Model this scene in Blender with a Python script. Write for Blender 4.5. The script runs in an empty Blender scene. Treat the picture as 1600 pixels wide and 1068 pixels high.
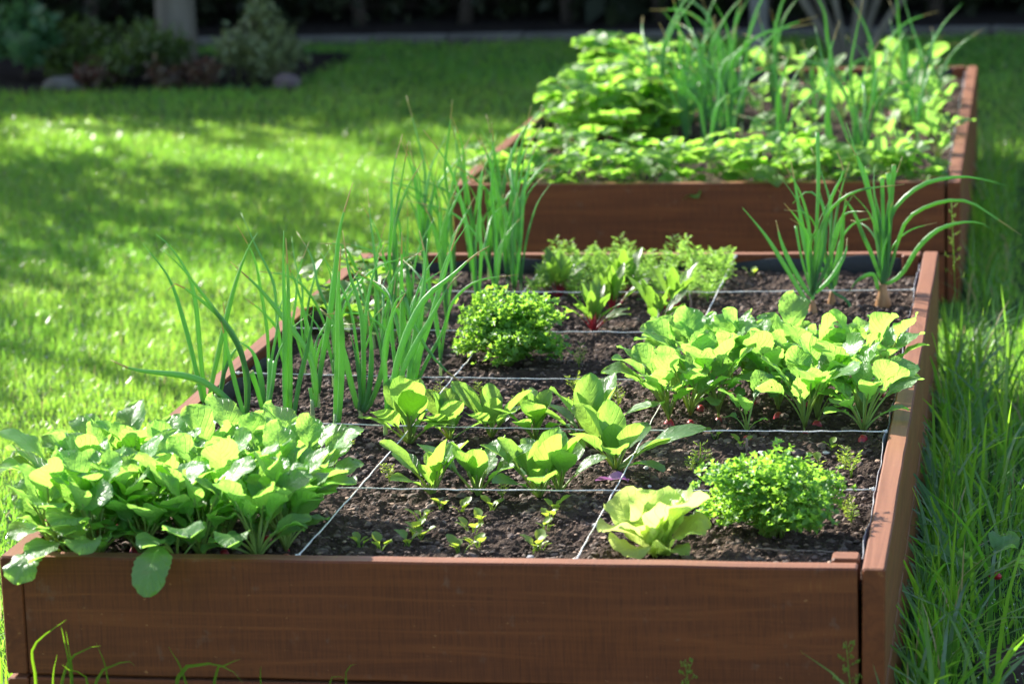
import bpy, math, random
import numpy as np
from mathutils import Matrix, Vector

R = math.radians
PI = math.pi
scene = bpy.context.scene
col = scene.collection
random.seed(11)
rng = np.random.default_rng(7)

# ------------------------------------------------------------------ camera
cam_data = bpy.data.cameras.new('camera')
cam = bpy.data.objects.new('camera', cam_data)
col.objects.link(cam)
cam_data.sensor_width = 36.0
cam_data.lens = 109.03
cam_data.clip_start = 0.05
cam_data.clip_end = 500
_r = Vector((0.98617, 0.16260, -0.03196)); _f = Vector((-0.16570, 0.96527, -0.20199))
_r.normalize(); _f = (_f - _r * _f.dot(_r)).normalized(); _u = _r.cross(_f)
cam.matrix_world = Matrix(((_r.x, _u.x, -_f.x, 0.8317), (_r.y, _u.y, -_f.y, -4.1158), (_r.z, _u.z, -_f.z, 1.4772), (0, 0, 0, 1)))
cam_data.dof.use_dof = True
cam_data.dof.focus_distance = 5.05
cam_data.dof.aperture_fstop = 5.6
cam_data.dof.aperture_blades = 0
scene.camera = cam

# ------------------------------------------------------------------ sky and sun (behind and to the left of the beds)
SUN_AZ = R(-52)      # measured from +y towards +x
SUN_EL = R(31)
world = bpy.data.worlds.new('World'); scene.world = world; world.use_nodes = True
wn = world.node_tree.nodes; wl = world.node_tree.links; wn.clear()
sky = wn.new('ShaderNodeTexSky'); sky.sky_type = 'NISHITA'; sky.sun_disc = False
sky.sun_elevation = SUN_EL; sky.sun_rotation = SUN_AZ
sky.air_density = 1.0; sky.dust_density = 1.0; sky.ozone_density = 1.0
bg = wn.new('ShaderNodeBackground'); bg.inputs['Strength'].default_value = 0.14
wo = wn.new('ShaderNodeOutputWorld')
wl.new(sky.outputs[0], bg.inputs['Color']); wl.new(bg.outputs[0], wo.inputs['Surface'])
sun_dir = Vector((math.sin(SUN_AZ) * math.cos(SUN_EL), math.cos(SUN_AZ) * math.cos(SUN_EL), math.sin(SUN_EL)))
sd = bpy.data.lights.new('sun', 'SUN'); sd.energy = 4.9; sd.angle = R(0.53); sd.color = (1.0, 0.95, 0.87)
sun = bpy.data.objects.new('sun', sd); col.objects.link(sun)
sun.rotation_euler = sun_dir.to_track_quat('Z', 'Y').to_euler()
sun.location = sun_dir * 30
scene.view_settings.view_transform = 'Standard'
scene.view_settings.look = 'None'
scene.view_settings.gamma = 1.0
scene.view_settings.exposure = 1.62
scene.cycles.max_bounces = 9
scene.cycles.diffuse_bounces = 6
scene.cycles.glossy_bounces = 2
scene.cycles.transmission_bounces = 5
scene.cycles.transparent_max_bounces = 4
scene.cycles.caustics_reflective = False
scene.cycles.caustics_refractive = False
scene.cycles.use_denoising = True
scene.cycles.sample_clamp_indirect = 4.0

TOP = 0.30           # top of the bed boards above the lawn
SOIL = 0.262         # soil level inside the beds

# positions in metres: x across the bed, y along it; leaf paths in millimetres from the base of the plant
SPINACH = [(-0.103, 0.545), (-0.029, 0.532), (0.071, 0.528), (0.099, 0.545), (-0.201, 0.85), (-0.135, 0.87), (-0.068, 0.89), (0.009, 0.874), (0.106, 0.859), (0.172, 0.67)]
LETTUCE = [(0.294, 0.191)]
PARSLEY = [(0.453, 0.303), (-0.14, 1.503)]
BEETS = [(-0.02, 1.791), (0.107, 1.792), (-0.004, 1.971), (0.121, 1.984), (-0.006, 2.154), (-0.139, 2.14)]
FRONT_ONIONS = [((-0.598, 1.013), [[(0, -4, 20), (-6, -10, 76), (-21, -19, 170), (-42, -30, 259), (-83, -41, 324)], [(2, 0, 27), (-2, -1, 111), (-6, -2, 214), (-17, -3, 265), (-46, -4, 313), (-69, -5, 334)], [(7, -2, 34), (23, -5, 95), (49, -9, 184), (73, -14, 256), (98, -19, 312), (117, -26, 339)]]), ((-0.589, 1.057), [[(4, 0, 32), (17, 1, 78), (36, 2, 115), (59, 2, 136)], [(6, 1, 32), (20, 2, 101), (23, 3, 170), (21, 5, 204)]]), ((-0.505, 0.933), [[(3, -3, 28), (8, -9, 86), (4, -17, 143), (-21, -27, 201), (-72, -38, 252), (-99, -49, 271), (-107, -62, 262)], [(5, -4, 28), (12, -10, 97), (-1, -19, 155), (-21, -30, 199), (-49, -41, 246), (-81, -54, 297), (-112, -68, 335)], [(-3, 2, 21), (-21, 6, 46), (-60, 11, 79), (-106, 17, 96), (-196, 23, 105), (-243, 30, 121)], [(2, -5, 23), (-10, -14, 87), (-21, -25, 167), (-23, -39, 203)]]), ((-0.487, 1.001), [[(-1, -8, 25), (-6, -23, 68), (-10, -42, 102)], [(2, 10, 21), (3, 27, 63), (2, 49, 105)], [(0, -2, 23), (-3, -5, 81), (-14, -9, 129), (-38, -14, 151)], [(2, 6, 22), (9, 17, 53), (15, 30, 105)]]), ((-0.429, 0.926), [[(-2, -1, 18), (0, -3, 97), (6, -6, 198), (8, -9, 287), (13, -13, 356)], [(3, 1, 18), (8, 2, 96), (10, 3, 197), (12, 5, 274), (11, 7, 340)], [(9, -5, 19), (28, -13, 96), (46, -24, 152), (61, -37, 205), (68, -52, 236)]]), ((-0.399, 0.989), [[(0, 1, 20), (-1, 3, 48), (-4, 6, 66)], [(3, 2, 26), (7, 5, 70), (-1, 10, 115), (-20, 15, 148), (-52, 21, 190), (-91, 27, 237), (-142, 34, 283)]]), ((-0.416, 1.102), [[(1, 0, 23), (8, -1, 76), (28, -3, 165), (44, -4, 256), (55, -5, 328), (82, -7, 409)], [(-2, 2, 23), (-5, 7, 91), (-15, 12, 159), (-27, 19, 192)]]), ((-0.334, 0.882), [[(0, 1, 29), (4, 3, 95), (10, 5, 172), (11, 8, 238), (20, 11, 333)], [(6, -6, 30), (16, -16, 99), (24, -29, 179), (27, -45, 237), (30, -62, 294)], [(-3, 4, 28), (-2, 11, 60), (-1, 21, 91)]]), ((-0.322, 1.025), [[(3, 0, 18), (8, 0, 72), (10, 0, 172), (1, 1, 227), (-10, 1, 262), (-18, 1, 337)], [(6, -4, 19), (21, -12, 67), (29, -22, 137), (28, -34, 202)], [(10, -5, 19), (31, -13, 56), (50, -23, 109), (62, -36, 162), (81, -50, 221), (109, -66, 244)], [(-4, 3, 18), (-16, 9, 62), (-30, 16, 123), (-48, 24, 172), (-72, 34, 193)], [(0, -2, 19), (2, -5, 65), (-1, -9, 111), (-9, -13, 157)]]), ((-0.252, 0.899), [[(3, 1, 36), (3, 4, 99), (2, 8, 152), (16, 12, 206), (41, 16, 248)], [(7, 2, 48), (24, 5, 130), (47, 10, 192), (78, 15, 243), (119, 21, 275), (156, 28, 308), (184, 35, 325)], [(12, 1, 48), (29, 3, 106), (53, 6, 156), (85, 9, 208), (117, 12, 262), (139, 16, 283)], [(-3, 8, 24), (-2, 22, 43), (-3, 41, 59)]]), ((-0.247, 1.027), [[(2, -1, 41), (3, -2, 110), (6, -4, 178), (11, -7, 232), (18, -9, 190), (36, -12, 155), (57, -16, 121), (95, -19, 83), (129, -23, 65)], [(4, 2, 29), (14, 7, 96), (29, 12, 175), (42, 19, 241), (50, 26, 318)], [(-1, -2, 30), (-10, -6, 110), (-11, -11, 179), (0, -17, 259)], [(3, 4, 29), (22, 11, 96), (50, 20, 173), (71, 30, 239), (102, 42, 337)]]), ((-0.256, 1.156), [[(2, 3, 34), (10, 9, 103), (22, 16, 194), (27, 25, 261), (17, 35, 308)], [(6, -5, 36), (24, -15, 108), (53, -27, 191), (81, -42, 273), (124, -58, 338)], [(-1, -7, 36), (-2, -19, 109), (-5, -35, 192), (4, -54, 321)], [(8, -5, 36), (33, -16, 85), (62, -29, 134), (79, -44, 183)]])]
REAR_ONIONS = [((0.535, 2.024), [[(2, 4, 54), (-2, 12, 137), (-20, 21, 207), (-44, 33, 281), (-73, 46, 372)], [(-5, -2, 64), (-22, -4, 114), (-39, -8, 154), (-56, -13, 200), (-87, -18, 247)], [(6, 0, 68), (9, 1, 152), (24, 1, 204), (55, 2, 236), (90, 3, 257), (153, 3, 268), (203, 4, 261), (246, 5, 248)], [(11, -1, 68), (27, -4, 127), (46, -8, 179), (78, -12, 206), (128, -17, 223), (172, -22, 221), (216, -28, 195), (274, -34, 156)], [(13, 0, 55), (39, -1, 75), (71, -3, 127), (109, -4, 162), (153, -6, 177), (191, -7, 177), (213, -9, 165)], [(3, -5, 82), (2, -13, 187), (1, -24, 271)], [(9, -5, 82), (16, -15, 187), (25, -28, 297)], [(6, 0, 81), (17, 0, 210), (12, 0, 277)], [(-10, 0, 42), (-19, 0, 72), (-49, 0, 61), (-70, 0, 34)], [(-2, 5, 67), (-15, 14, 157), (-22, 25, 220), (-35, 39, 285)]]), ((0.399, 1.959), [[(-10, 1, 28), (-56, 4, 103), (-94, 8, 163), (-138, 12, 217)], [(3, 4, 54), (19, 10, 143), (37, 19, 232), (61, 30, 284), (49, 41, 323)], [(-2, 4, 54), (-14, 12, 143), (-27, 21, 219), (-42, 33, 307)], [(6, 4, 67), (26, 12, 156), (18, 23, 225), (-10, 35, 245), (-41, 49, 219)], [(-5, 1, 41), (-37, 4, 93), (-60, 7, 144), (-72, 11, 192)], [(9, -6, 56), (41, -18, 135), (65, -33, 214), (83, -50, 249)], [(0, 6, 53), (12, 18, 245), (11, 33, 364)], [(7, 6, 47), (38, 16, 77), (63, 30, 120), (67, 46, 150)], [(-5, 7, 53), (-23, 21, 115), (-35, 39, 175)]]), ((0.431, 2.051), [[(3, 0, 37), (17, -1, 102), (25, -1, 181), (31, -2, 233)], [(-2, 2, 36), (-19, 6, 75), (-48, 10, 101), (-68, 16, 178)], [(5, -9, 32), (34, -24, 15), (47, -45, -20)]])]
FRONT_TUFTS = [((-0.569, -0.07), [[(0, 0, 16), (8, -12, 144), (9, -24, 186), (26, -36, 211), (71, -48, 244)], [(24, 0, 17), (33, -12, 137), (46, -24, 185)], [(55, 0, 18), (61, -12, 138), (58, -24, 206), (58, -36, 233)], [(49, 0, 17), (62, -12, 146), (64, -24, 192), (65, -36, 225)], [(14, 0, 16), (51, -12, 155), (85, -24, 192), (114, -36, 203)]]), ((-0.463, -0.07), [[(0, 0, 19), (8, -12, 147), (-2, -24, 204)], [(-40, 0, 18), (-10, -12, 139), (19, -24, 170), (51, -36, 181), (60, -48, 179)], [(-26, 0, 18), (-23, -12, 146), (-38, -24, 159), (-49, -36, 174)]]), ((-0.324, -0.07), [[(0, 0, 22), (-18, -12, 147), (-36, -24, 200)], [(-47, 0, 21), (-29, -12, 149), (1, -24, 172), (27, -36, 180), (58, -48, 176), (78, -60, 161)], [(9, 0, 23), (25, -12, 150), (42, -24, 173), (71, -36, 188)]]), ((-0.23, -0.07), [[(0, 0, 25), (-3, -12, 144), (2, -24, 174)], [(129, 0, 28), (119, -12, 154), (137, -24, 180)], [(74, 0, 27), (96, -12, 148), (126, -24, 156)]])]
SEEDLINGS = [(-0.201, 1.147), (-0.165, 1.108), (-0.134, 1.169), (0.014, 0.514), (-0.058, 1.111), (-0.035, 1.111), (0.017, 1.276), (0.001, 1.449), (0.311, 0.646), (0.294, 0.666), (0.549, 0.655), (0.536, 0.696), (-0.184, 0.599), (-0.289, 0.775), (0.045, 1.064), (0.118, 1.115), (-0.083, 0.356), (-0.07, 0.265), (-0.078, 0.229), (0.003, 0.304), (0.003, 0.371), (0.012, 0.435), (0.026, 0.216), (0.006, 0.191), (0.111, 0.309), (0.113, 0.364), (0.114, 0.421), (0.12, 0.22), (0.112, 0.21), (-0.071, 0.451), (-0.034, 0.414), (0.553, 0.44), (0.564, 0.395), (0.075, 1.215), (0.308, 0.92), (0.492, 0.758), (0.507, 0.845), (0.36, 0.841), (-0.03, 2.393), (0.007, 2.318), (0.336, 2.464), (0.542, 2.462), (0.239, 2.39), (-0.082, 0.3), (-0.113, 0.192), (-0.154, 0.225)]
PEBBLES = [(-0.324, 0.878), (0.066, 1.114), (-0.134, 1.247), (-0.231, 1.368), (0.188, 0.313), (0.237, 0.582), (0.454, 0.714), (0.498, 0.823), (0.397, 0.776), (0.22, 0.685), (0.114, 0.168)]
SPOTS = {'petal': [0.184, 0.548, 0.262], 'stick': [0.174, 1.78, 0.262], 'stick2': [0.37, 0.806, 0.262], 'twig_a': [-0.083, 0.431, 0.262], 'twig_b': [0.5, 0.211, 0.262]}

# ------------------------------------------------------------------ materials
def new_mat(name):
    m = bpy.data.materials.new(name); m.use_nodes = True
    m.node_tree.nodes.clear()
    return m, m.node_tree.nodes, m.node_tree.links

def node(ns, t, **kw):
    n = ns.new(t)
    for k, v in kw.items():
        if k in n.inputs: n.inputs[k].default_value = v
        else: setattr(n, k, v)
    return n

def math_(ns, ls, op, a, b=None, clamp=False):
    n = ns.new('ShaderNodeMath'); n.operation = op; n.use_clamp = clamp
    for i, v in enumerate((a, b)):
        if v is None: continue
        if isinstance(v, (int, float)): n.inputs[i].default_value = v
        else: ls.new(v, n.inputs[i])
    return n.outputs[0]

def mixc(ns, ls, f, a, b, bt='MIX'):
    n = ns.new('ShaderNodeMix'); n.data_type = 'RGBA'; n.blend_type = bt
    for i, v in ((0, f), (6, a), (7, b)):
        if isinstance(v, (int, float)): n.inputs[i].default_value = v
        elif isinstance(v, tuple): n.inputs[i].default_value = (*v, 1) if len(v) == 3 else v
        else: ls.new(v, n.inputs[i])
    return n.outputs[2]

def ramp(ns, ls, f, stops):
    n = ns.new('ShaderNodeValToRGB'); cr = n.color_ramp
    while len(cr.elements) < len(stops): cr.elements.new(0.5)
    for e, (p, c) in zip(cr.elements, stops):
        e.position = p; e.color = (*c, 1) if len(c) == 3 else c
    ls.new(f, n.inputs[0]); return n.outputs[0]

def g(v): return (v, v, v)

def leaf_mat(name, refl, trans, rough=0.42, tmix=0.5, vein=0.35, vein_col=None, nveins=9, wrinkle=0.4, noise_scale=30,
             dry=0.0, spec=0.5, yellow=(0.16, 0.20, 0.02), hue_var=0.35, holes=False):
    """thin leaf: glossy front and light shining through; u of the UV map runs across the blade, v along it"""
    m, ns, ls = new_mat(name)
    out = ns.new('ShaderNodeOutputMaterial')
    tc = ns.new('ShaderNodeTexCoord'); oi = ns.new('ShaderNodeObjectInfo')
    sx = ns.new('ShaderNodeSeparateXYZ'); ls.new(tc.outputs['UV'], sx.inputs[0])
    au = math_(ns, ls, 'ABSOLUTE', math_(ns, ls, 'SUBTRACT', sx.outputs[0], 0.5))
    mid = math_(ns, ls, 'LESS_THAN', au, 0.022)
    ph = math_(ns, ls, 'SUBTRACT', math_(ns, ls, 'MULTIPLY', sx.outputs[1], float(nveins)), math_(ns, ls, 'MULTIPLY', au, nveins * 0.75))
    fr = math_(ns, ls, 'FRACT', ph)
    sv = math_(ns, ls, 'SUBTRACT', 1.0, math_(ns, ls, 'MULTIPLY', math_(ns, ls, 'ABSOLUTE', math_(ns, ls, 'SUBTRACT', fr, 0.5)), 9.0), True)
    veins = math_(ns, ls, 'MAXIMUM', mid, math_(ns, ls, 'MULTIPLY', sv, 0.55))
    no = node(ns, 'ShaderNodeTexNoise', Scale=noise_scale, Detail=3.0); ls.new(tc.outputs['Object'], no.inputs['Vector'])
    var = math_(ns, ls, 'ADD', math_(ns, ls, 'MULTIPLY', oi.outputs['Random'], hue_var), math_(ns, ls, 'MULTIPLY', no.outputs[0], 0.35))
    rc = mixc(ns, ls, var, refl, yellow)
    tcol = mixc(ns, ls, math_(ns, ls, 'MULTIPLY', var, 0.5), trans, (min(1, trans[0] * 1.5), trans[1] * 1.05, trans[2]))
    vc = vein_col or (min(1, refl[0] * 2.6 + .05), min(1, refl[1] * 1.9 + .05), refl[2] * 2)
    vf = math_(ns, ls, 'MULTIPLY', veins, vein)
    rc = mixc(ns, ls, vf, rc, vc)
    tcol = mixc(ns, ls, math_(ns, ls, 'MULTIPLY', vf, 0.6), tcol, (trans[0] * .55, trans[1] * .55, trans[2] * .6))
    if dry:
        dn = node(ns, 'ShaderNodeTexNoise', Scale=noise_scale * 2.2, Detail=2.0); ls.new(tc.outputs['Object'], dn.inputs['Vector'])
        df = math_(ns, ls, 'MULTIPLY', math_(ns, ls, 'GREATER_THAN', dn.outputs[0], 0.68), dry)
        rc = mixc(ns, ls, df, rc, (0.22, 0.20, 0.07))
    wr = node(ns, 'ShaderNodeTexNoise', Scale=noise_scale * 3, Detail=3.0); ls.new(tc.outputs['Object'], wr.inputs['Vector'])
    hgt = math_(ns, ls, 'SUBTRACT', wr.outputs[0], math_(ns, ls, 'MULTIPLY', veins, 0.6))
    bp = node(ns, 'ShaderNodeBump', Strength=wrinkle, Distance=0.0025); ls.new(hgt, bp.inputs['Height'])
    pr = node(ns, 'ShaderNodeBsdfPrincipled', Roughness=rough); pr.inputs['Specular IOR Level'].default_value = spec
    ls.new(rc, pr.inputs['Base Color']); ls.new(bp.outputs[0], pr.inputs['Normal'])
    tr = ns.new('ShaderNodeBsdfTranslucent'); ls.new(tcol, tr.inputs['Color']); ls.new(bp.outputs[0], tr.inputs['Normal'])
    mx = node(ns, 'ShaderNodeMixShader'); mx.inputs[0].default_value = tmix
    ls.new(pr.outputs[0], mx.inputs[1]); ls.new(tr.outputs[0], mx.inputs[2])
    if holes:      # small holes eaten by flea beetles
        vo = node(ns, 'ShaderNodeTexVoronoi', Scale=70.0); ls.new(tc.outputs['Object'], vo.inputs['Vector'])
        sc_ = ns.new('ShaderNodeSeparateColor'); ls.new(vo.outputs['Color'], sc_.inputs[0])
        hf = math_(ns, ls, 'MULTIPLY', math_(ns, ls, 'LESS_THAN', vo.outputs['Distance'], 0.17), math_(ns, ls, 'GREATER_THAN', sc_.outputs[0], 0.90))
        tp_ = ns.new('ShaderNodeBsdfTransparent'); m2 = ns.new('ShaderNodeMixShader')
        ls.new(hf, m2.inputs[0]); ls.new(mx.outputs[0], m2.inputs[1]); ls.new(tp_.outputs[0], m2.inputs[2]); ls.new(m2.outputs[0], out.inputs[0])
    else: ls.new(mx.outputs[0], out.inputs[0])
    return m

def plain_mat(name, c1, c2, scale=20, rough=0.6, bump=0.3, dist=0.003, detail=6, coords='Object', stretch=None, spec=0.4):
    m, ns, ls = new_mat(name)
    out = ns.new('ShaderNodeOutputMaterial'); tc = ns.new('ShaderNodeTexCoord')
    vec = tc.outputs[coords]
    if stretch:
        mp = node(ns, 'ShaderNodeMapping'); mp.inputs['Scale'].default_value = stretch
        ls.new(vec, mp.inputs[0]); vec = mp.outputs[0]
    no = node(ns, 'ShaderNodeTexNoise', Scale=scale, Detail=float(detail), Roughness=0.65); ls.new(vec, no.inputs['Vector'])
    c = ramp(ns, ls, no.outputs[0], [(0.3, c1), (0.7, c2)])
    pr = node(ns, 'ShaderNodeBsdfPrincipled', Roughness=rough); pr.inputs['Specular IOR Level'].default_value = spec
    bp = node(ns, 'ShaderNodeBump', Strength=bump, Distance=dist); ls.new(no.outputs[0], bp.inputs['Height'])
    ls.new(c, pr.inputs['Base Color']); ls.new(bp.outputs[0], pr.inputs['Normal']); ls.new(pr.outputs[0], out.inputs[0])
    return m

def wood_mat(name, dark=1.0):
    """red-brown stained sawn board: grain along local x, fine saw marks across it, worn pale specks"""
    m, ns, ls = new_mat(name)
    out = ns.new('ShaderNodeOutputMaterial'); tc = ns.new('ShaderNodeTexCoord'); oi = ns.new('ShaderNodeObjectInfo')
    off = node(ns, 'ShaderNodeVectorMath', operation='ADD'); ls.new(tc.outputs['Object'], off.inputs[0])
    rv = node(ns, 'ShaderNodeCombineXYZ'); ls.new(math_(ns, ls, 'MULTIPLY', oi.outputs['Random'], 17.0), rv.inputs[0]); ls.new(rv.outputs[0], off.inputs[1])
    def nz(sc, scale, detail=4.0, dist=0.0):
        mp = node(ns, 'ShaderNodeMapping'); mp.inputs['Scale'].default_value = sc; ls.new(off.outputs[0], mp.inputs[0])
        n = node(ns, 'ShaderNodeTexNoise', Scale=scale, Detail=detail, Roughness=0.6, Distortion=dist); ls.new(mp.outputs[0], n.inputs['Vector']); return n.outputs[0]
    grain = nz((0.05, 1, 1), 45, 8.0, 1.2)
    saw = nz((1, 0.03, 0.05), 330, 3.0, 0.3)
    blotch = nz((1, 1, 1), 7, 4.0)
    worn = nz((0.6, 1, 1), 130, 3.0)
    grain_c = ramp(ns, ls, grain, [(0.18, g(0.0)), (0.86, g(1.0))])
    a = mixc(ns, ls, grain_c, (0.058 * dark, 0.0160 * dark, 0.0060 * dark), (0.240 * dark, 0.064 * dark, 0.016 * dark))
    b = mixc(ns, ls, math_(ns, ls, 'MULTIPLY', blotch, 0.7), a, (0.140 * dark, 0.042 * dark, 0.015 * dark))
    c = mixc(ns, ls, math_(ns, ls, 'MULTIPLY', math_(ns, ls, 'SUBTRACT', saw, 0.42, True), 2.4), b, (0.075 * dark, 0.022 * dark, 0.009 * dark))
    wf = math_(ns, ls, 'MULTIPLY', math_(ns, ls, 'GREATER_THAN', worn, 0.70), math_(ns, ls, 'MULTIPLY', math_(ns, ls, 'GREATER_THAN', blotch, 0.47), 0.65))
    g01 = math_(ns, ls, 'MULTIPLY', math_(ns, ls, 'SUBTRACT', grain, 0.50, True), 5.0, True)
    s01 = math_(ns, ls, 'MULTIPLY', math_(ns, ls, 'SUBTRACT', saw, 0.46, True), 6.0, True)
    c = mixc(ns, ls, math_(ns, ls, 'MULTIPLY', math_(ns, ls, 'MULTIPLY', g01, s01), math_(ns, ls, 'MULTIPLY', blotch, 0.6)), c, (0.34, 0.115, 0.028))      # stain worn off the saw ridges
    d = mixc(ns, ls, wf, c, (0.32, 0.14, 0.05))
    kp = node(ns, 'ShaderNodeMapping'); kp.inputs['Scale'].default_value = (2.6, 5.0, 7.5); ls.new(off.outputs[0], kp.inputs[0])
    kv = node(ns, 'ShaderNodeTexVoronoi', Scale=1.0); ls.new(kp.outputs[0], kv.inputs['Vector'])
    kd = math_(ns, ls, 'ADD', kv.outputs['Distance'], math_(ns, ls, 'MULTIPLY', math_(ns, ls, 'SUBTRACT', grain, 0.5), 0.16))
    kf = math_(ns, ls, 'SUBTRACT', 1.0, math_(ns, ls, 'MULTIPLY', kd, 7.0), True)
    d = mixc(ns, ls, math_(ns, ls, 'MULTIPLY', kf, 0.8), d, (0.028, 0.010, 0.005))      # knots
    sp = nz((1, 1, 1), 38, 5.0); sf = math_(ns, ls, 'MULTIPLY', math_(ns, ls, 'SUBTRACT', sp, 0.60, True), 2.2)
    d = mixc(ns, ls, math_(ns, ls, 'MULTIPLY', sf, math_(ns, ls, 'GREATER_THAN', blotch, 0.5)), d, (0.17, 0.105, 0.07))      # dried soil splashes
    pr = node(ns, 'ShaderNodeBsdfPrincipled', Roughness=0.5); pr.inputs['Specular IOR Level'].default_value = 0.22
    ls.new(math_(ns, ls, 'ADD', 0.42, math_(ns, ls, 'MULTIPLY', blotch, 0.3)), pr.inputs['Roughness'])
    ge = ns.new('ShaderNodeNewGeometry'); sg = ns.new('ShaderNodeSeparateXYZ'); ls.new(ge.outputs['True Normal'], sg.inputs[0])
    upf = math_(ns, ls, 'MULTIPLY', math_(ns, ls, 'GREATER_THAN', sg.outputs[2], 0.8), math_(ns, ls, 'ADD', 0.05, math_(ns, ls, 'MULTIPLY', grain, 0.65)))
    d = mixc(ns, ls, upf, d, (0.33, 0.165, 0.098))      # upward faces paler: sunlit sheen of the board tops put into the colour
    h = math_(ns, ls, 'ADD', math_(ns, ls, 'MULTIPLY', grain, 0.6), math_(ns, ls, 'MULTIPLY', saw, 0.7))
    bp = node(ns, 'ShaderNodeBump', Strength=0.35, Distance=0.002); ls.new(h, bp.inputs['Height'])
    ls.new(d, pr.inputs['Base Color']); ls.new(bp.outputs[0], pr.inputs['Normal']); ls.new(pr.outputs[0], out.inputs[0])
    return m

def grass_mat(name, refl, refl2, trans, trans2, tmix=0.5, rough=0.38):
    m, ns, ls = new_mat(name)
    out = ns.new('ShaderNodeOutputMaterial')
    at = ns.new('ShaderNodeAttribute'); at.attribute_name = 'tint'
    fc = math_(ns, ls, 'MINIMUM', at.outputs['Fac'], 1.0); dead = math_(ns, ls, 'GREATER_THAN', at.outputs['Fac'], 1.5)
    rc = mixc(ns, ls, dead, mixc(ns, ls, fc, refl, refl2), (0.36, 0.30, 0.14)); tcl = mixc(ns, ls, dead, mixc(ns, ls, fc, trans, trans2), (0.45, 0.38, 0.16))
    pr = node(ns, 'ShaderNodeBsdfPrincipled', Roughness=rough); pr.inputs['Specular IOR Level'].default_value = 0.5
    ls.new(rc, pr.inputs['Base Color'])
    tr = ns.new('ShaderNodeBsdfTranslucent'); ls.new(tcl, tr.inputs['Color'])
    mx = node(ns, 'ShaderNodeMixShader'); mx.inputs[0].default_value = tmix
    ls.new(pr.outputs[0], mx.inputs[1]); ls.new(tr.outputs[0], mx.inputs[2]); ls.new(mx.outputs[0], out.inputs[0])
    return m

M = {}
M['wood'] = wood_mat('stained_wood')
M['radish_leaf'] = leaf_mat('radish_leaf', (0.105, 0.265, 0.075), (0.35, 0.71, 0.10), rough=0.42, tmix=0.58, wrinkle=1.0, noise_scale=30, nveins=7, vein=0.6, dry=0.35, spec=0.6, yellow=(.15, .27, .06), holes=True)
M['spinach_leaf'] = leaf_mat('spinach_leaf', (0.062, 0.195, 0.050), (0.35, 0.68, 0.08), rough=0.38, tmix=0.52, wrinkle=0.7, noise_scale=30, nveins=6, vein=0.25, yellow=(.10, .18, .02))
M['lettuce_leaf'] = leaf_mat('lettuce_leaf', (0.28, 0.44, 0.09), (0.64, 0.84, 0.22), rough=0.36, tmix=0.55, wrinkle=0.9, noise_scale=24, nveins=6, vein=0.35, yellow=(.34, .42, .08))
M['onion_leaf'] = leaf_mat('onion_leaf', (0.080, 0.215, 0.100), (0.31, 0.68, 0.14), rough=0.36, tmix=0.48, wrinkle=0.12, noise_scale=18, vein=0.0, yellow=(.10, .20, .06))
M['onion_sheath'] = leaf_mat('onion_sheath', (0.34, 0.46, 0.20), (0.48, 0.66, 0.20), rough=0.4, tmix=0.35, vein=0.0, wrinkle=0.2, yellow=(.5, .52, .3))
M['parsley_leaf'] = leaf_mat('parsley_leaf', (0.095, 0.255, 0.045), (0.36, 0.72, 0.06), rough=0.45, tmix=0.5, wrinkle=0.3, noise_scale=60, vein=0.0, yellow=(.14, .24, .03), hue_var=0.25)
M['parsley_stem'] = leaf_mat('parsley_stem', (0.20, 0.36, 0.07), (0.45, 0.62, 0.08), rough=0.4, tmix=0.3, vein=0.0, wrinkle=0.1)
M['petiole'] = leaf_mat('petiole', (0.22, 0.36, 0.09), (0.48, 0.62, 0.10), rough=0.4, tmix=0.3, vein=0.0, wrinkle=0.1)
M['red_petiole'] = leaf_mat('red_petiole', (0.28, 0.020, 0.035), (0.55, 0.05, 0.06), rough=0.4, tmix=0.3, vein=0.0, wrinkle=0.1, yellow=(.32, .03, .04))
M['beet_leaf'] = leaf_mat('beet_leaf', (0.045, 0.140, 0.030), (0.26, 0.54, 0.045), rough=0.4, tmix=0.45, wrinkle=0.5, nveins=7, vein=0.7, vein_col=(0.22, 0.03, 0.03), yellow=(.10, .17, .03))
M['carrot_leaf'] = leaf_mat('carrot_leaf', (0.090, 0.220, 0.045), (0.40, 0.74, 0.10), rough=0.45, tmix=0.5, vein=0.0, wrinkle=0.1, yellow=(.16, .25, .04))
M['seedling_leaf'] = leaf_mat('seedling_leaf', (0.120, 0.240, 0.035), (0.44, 0.62, 0.06), rough=0.42, tmix=0.5, vein=0.1, wrinkle=0.1, yellow=(.22, .30, .04))
M['strawberry_leaf'] = leaf_mat('strawberry_leaf', (0.090, 0.230, 0.040), (0.36, 0.72, 0.08), rough=0.42, tmix=0.58, wrinkle=0.4, nveins=8, vein=0.3, yellow=(.13, .23, .02))
M['bushy_leaf'] = leaf_mat('bushy_leaf', (0.070, 0.190, 0.040), (0.26, 0.54, 0.05), rough=0.42, tmix=0.45, wrinkle=0.4, nveins=8, vein=0.3)
M['radish_root'] = plain_mat('radish_root', (0.22, 0.012, 0.018), (0.50, 0.016, 0.034), 55, 0.4, 0.3, coords='Object', spec=0.5)
M['onion_skin'] = plain_mat('onion_skin', (0.16, 0.065, 0.02), (0.42, 0.21, 0.07), 60, 0.5, 0.5, 0.002, stretch=(1, 1, .15))
M['dry_tip'] = leaf_mat('dry_tip', (0.42, 0.37, 0.15), (0.55, 0.46, 0.16), tmix=0.35, vein=0.0)
M['string'] = plain_mat('cotton_string', (0.58, 0.54, 0.47), (0.88, 0.85, 0.77), 420, 0.9, 1.0, 0.001, detail=2)
M['liner_black'] = plain_mat('liner_film', (0.010, 0.010, 0.010), (0.022, 0.022, 0.022), 25, 0.65, 0.8, 0.004)
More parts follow.
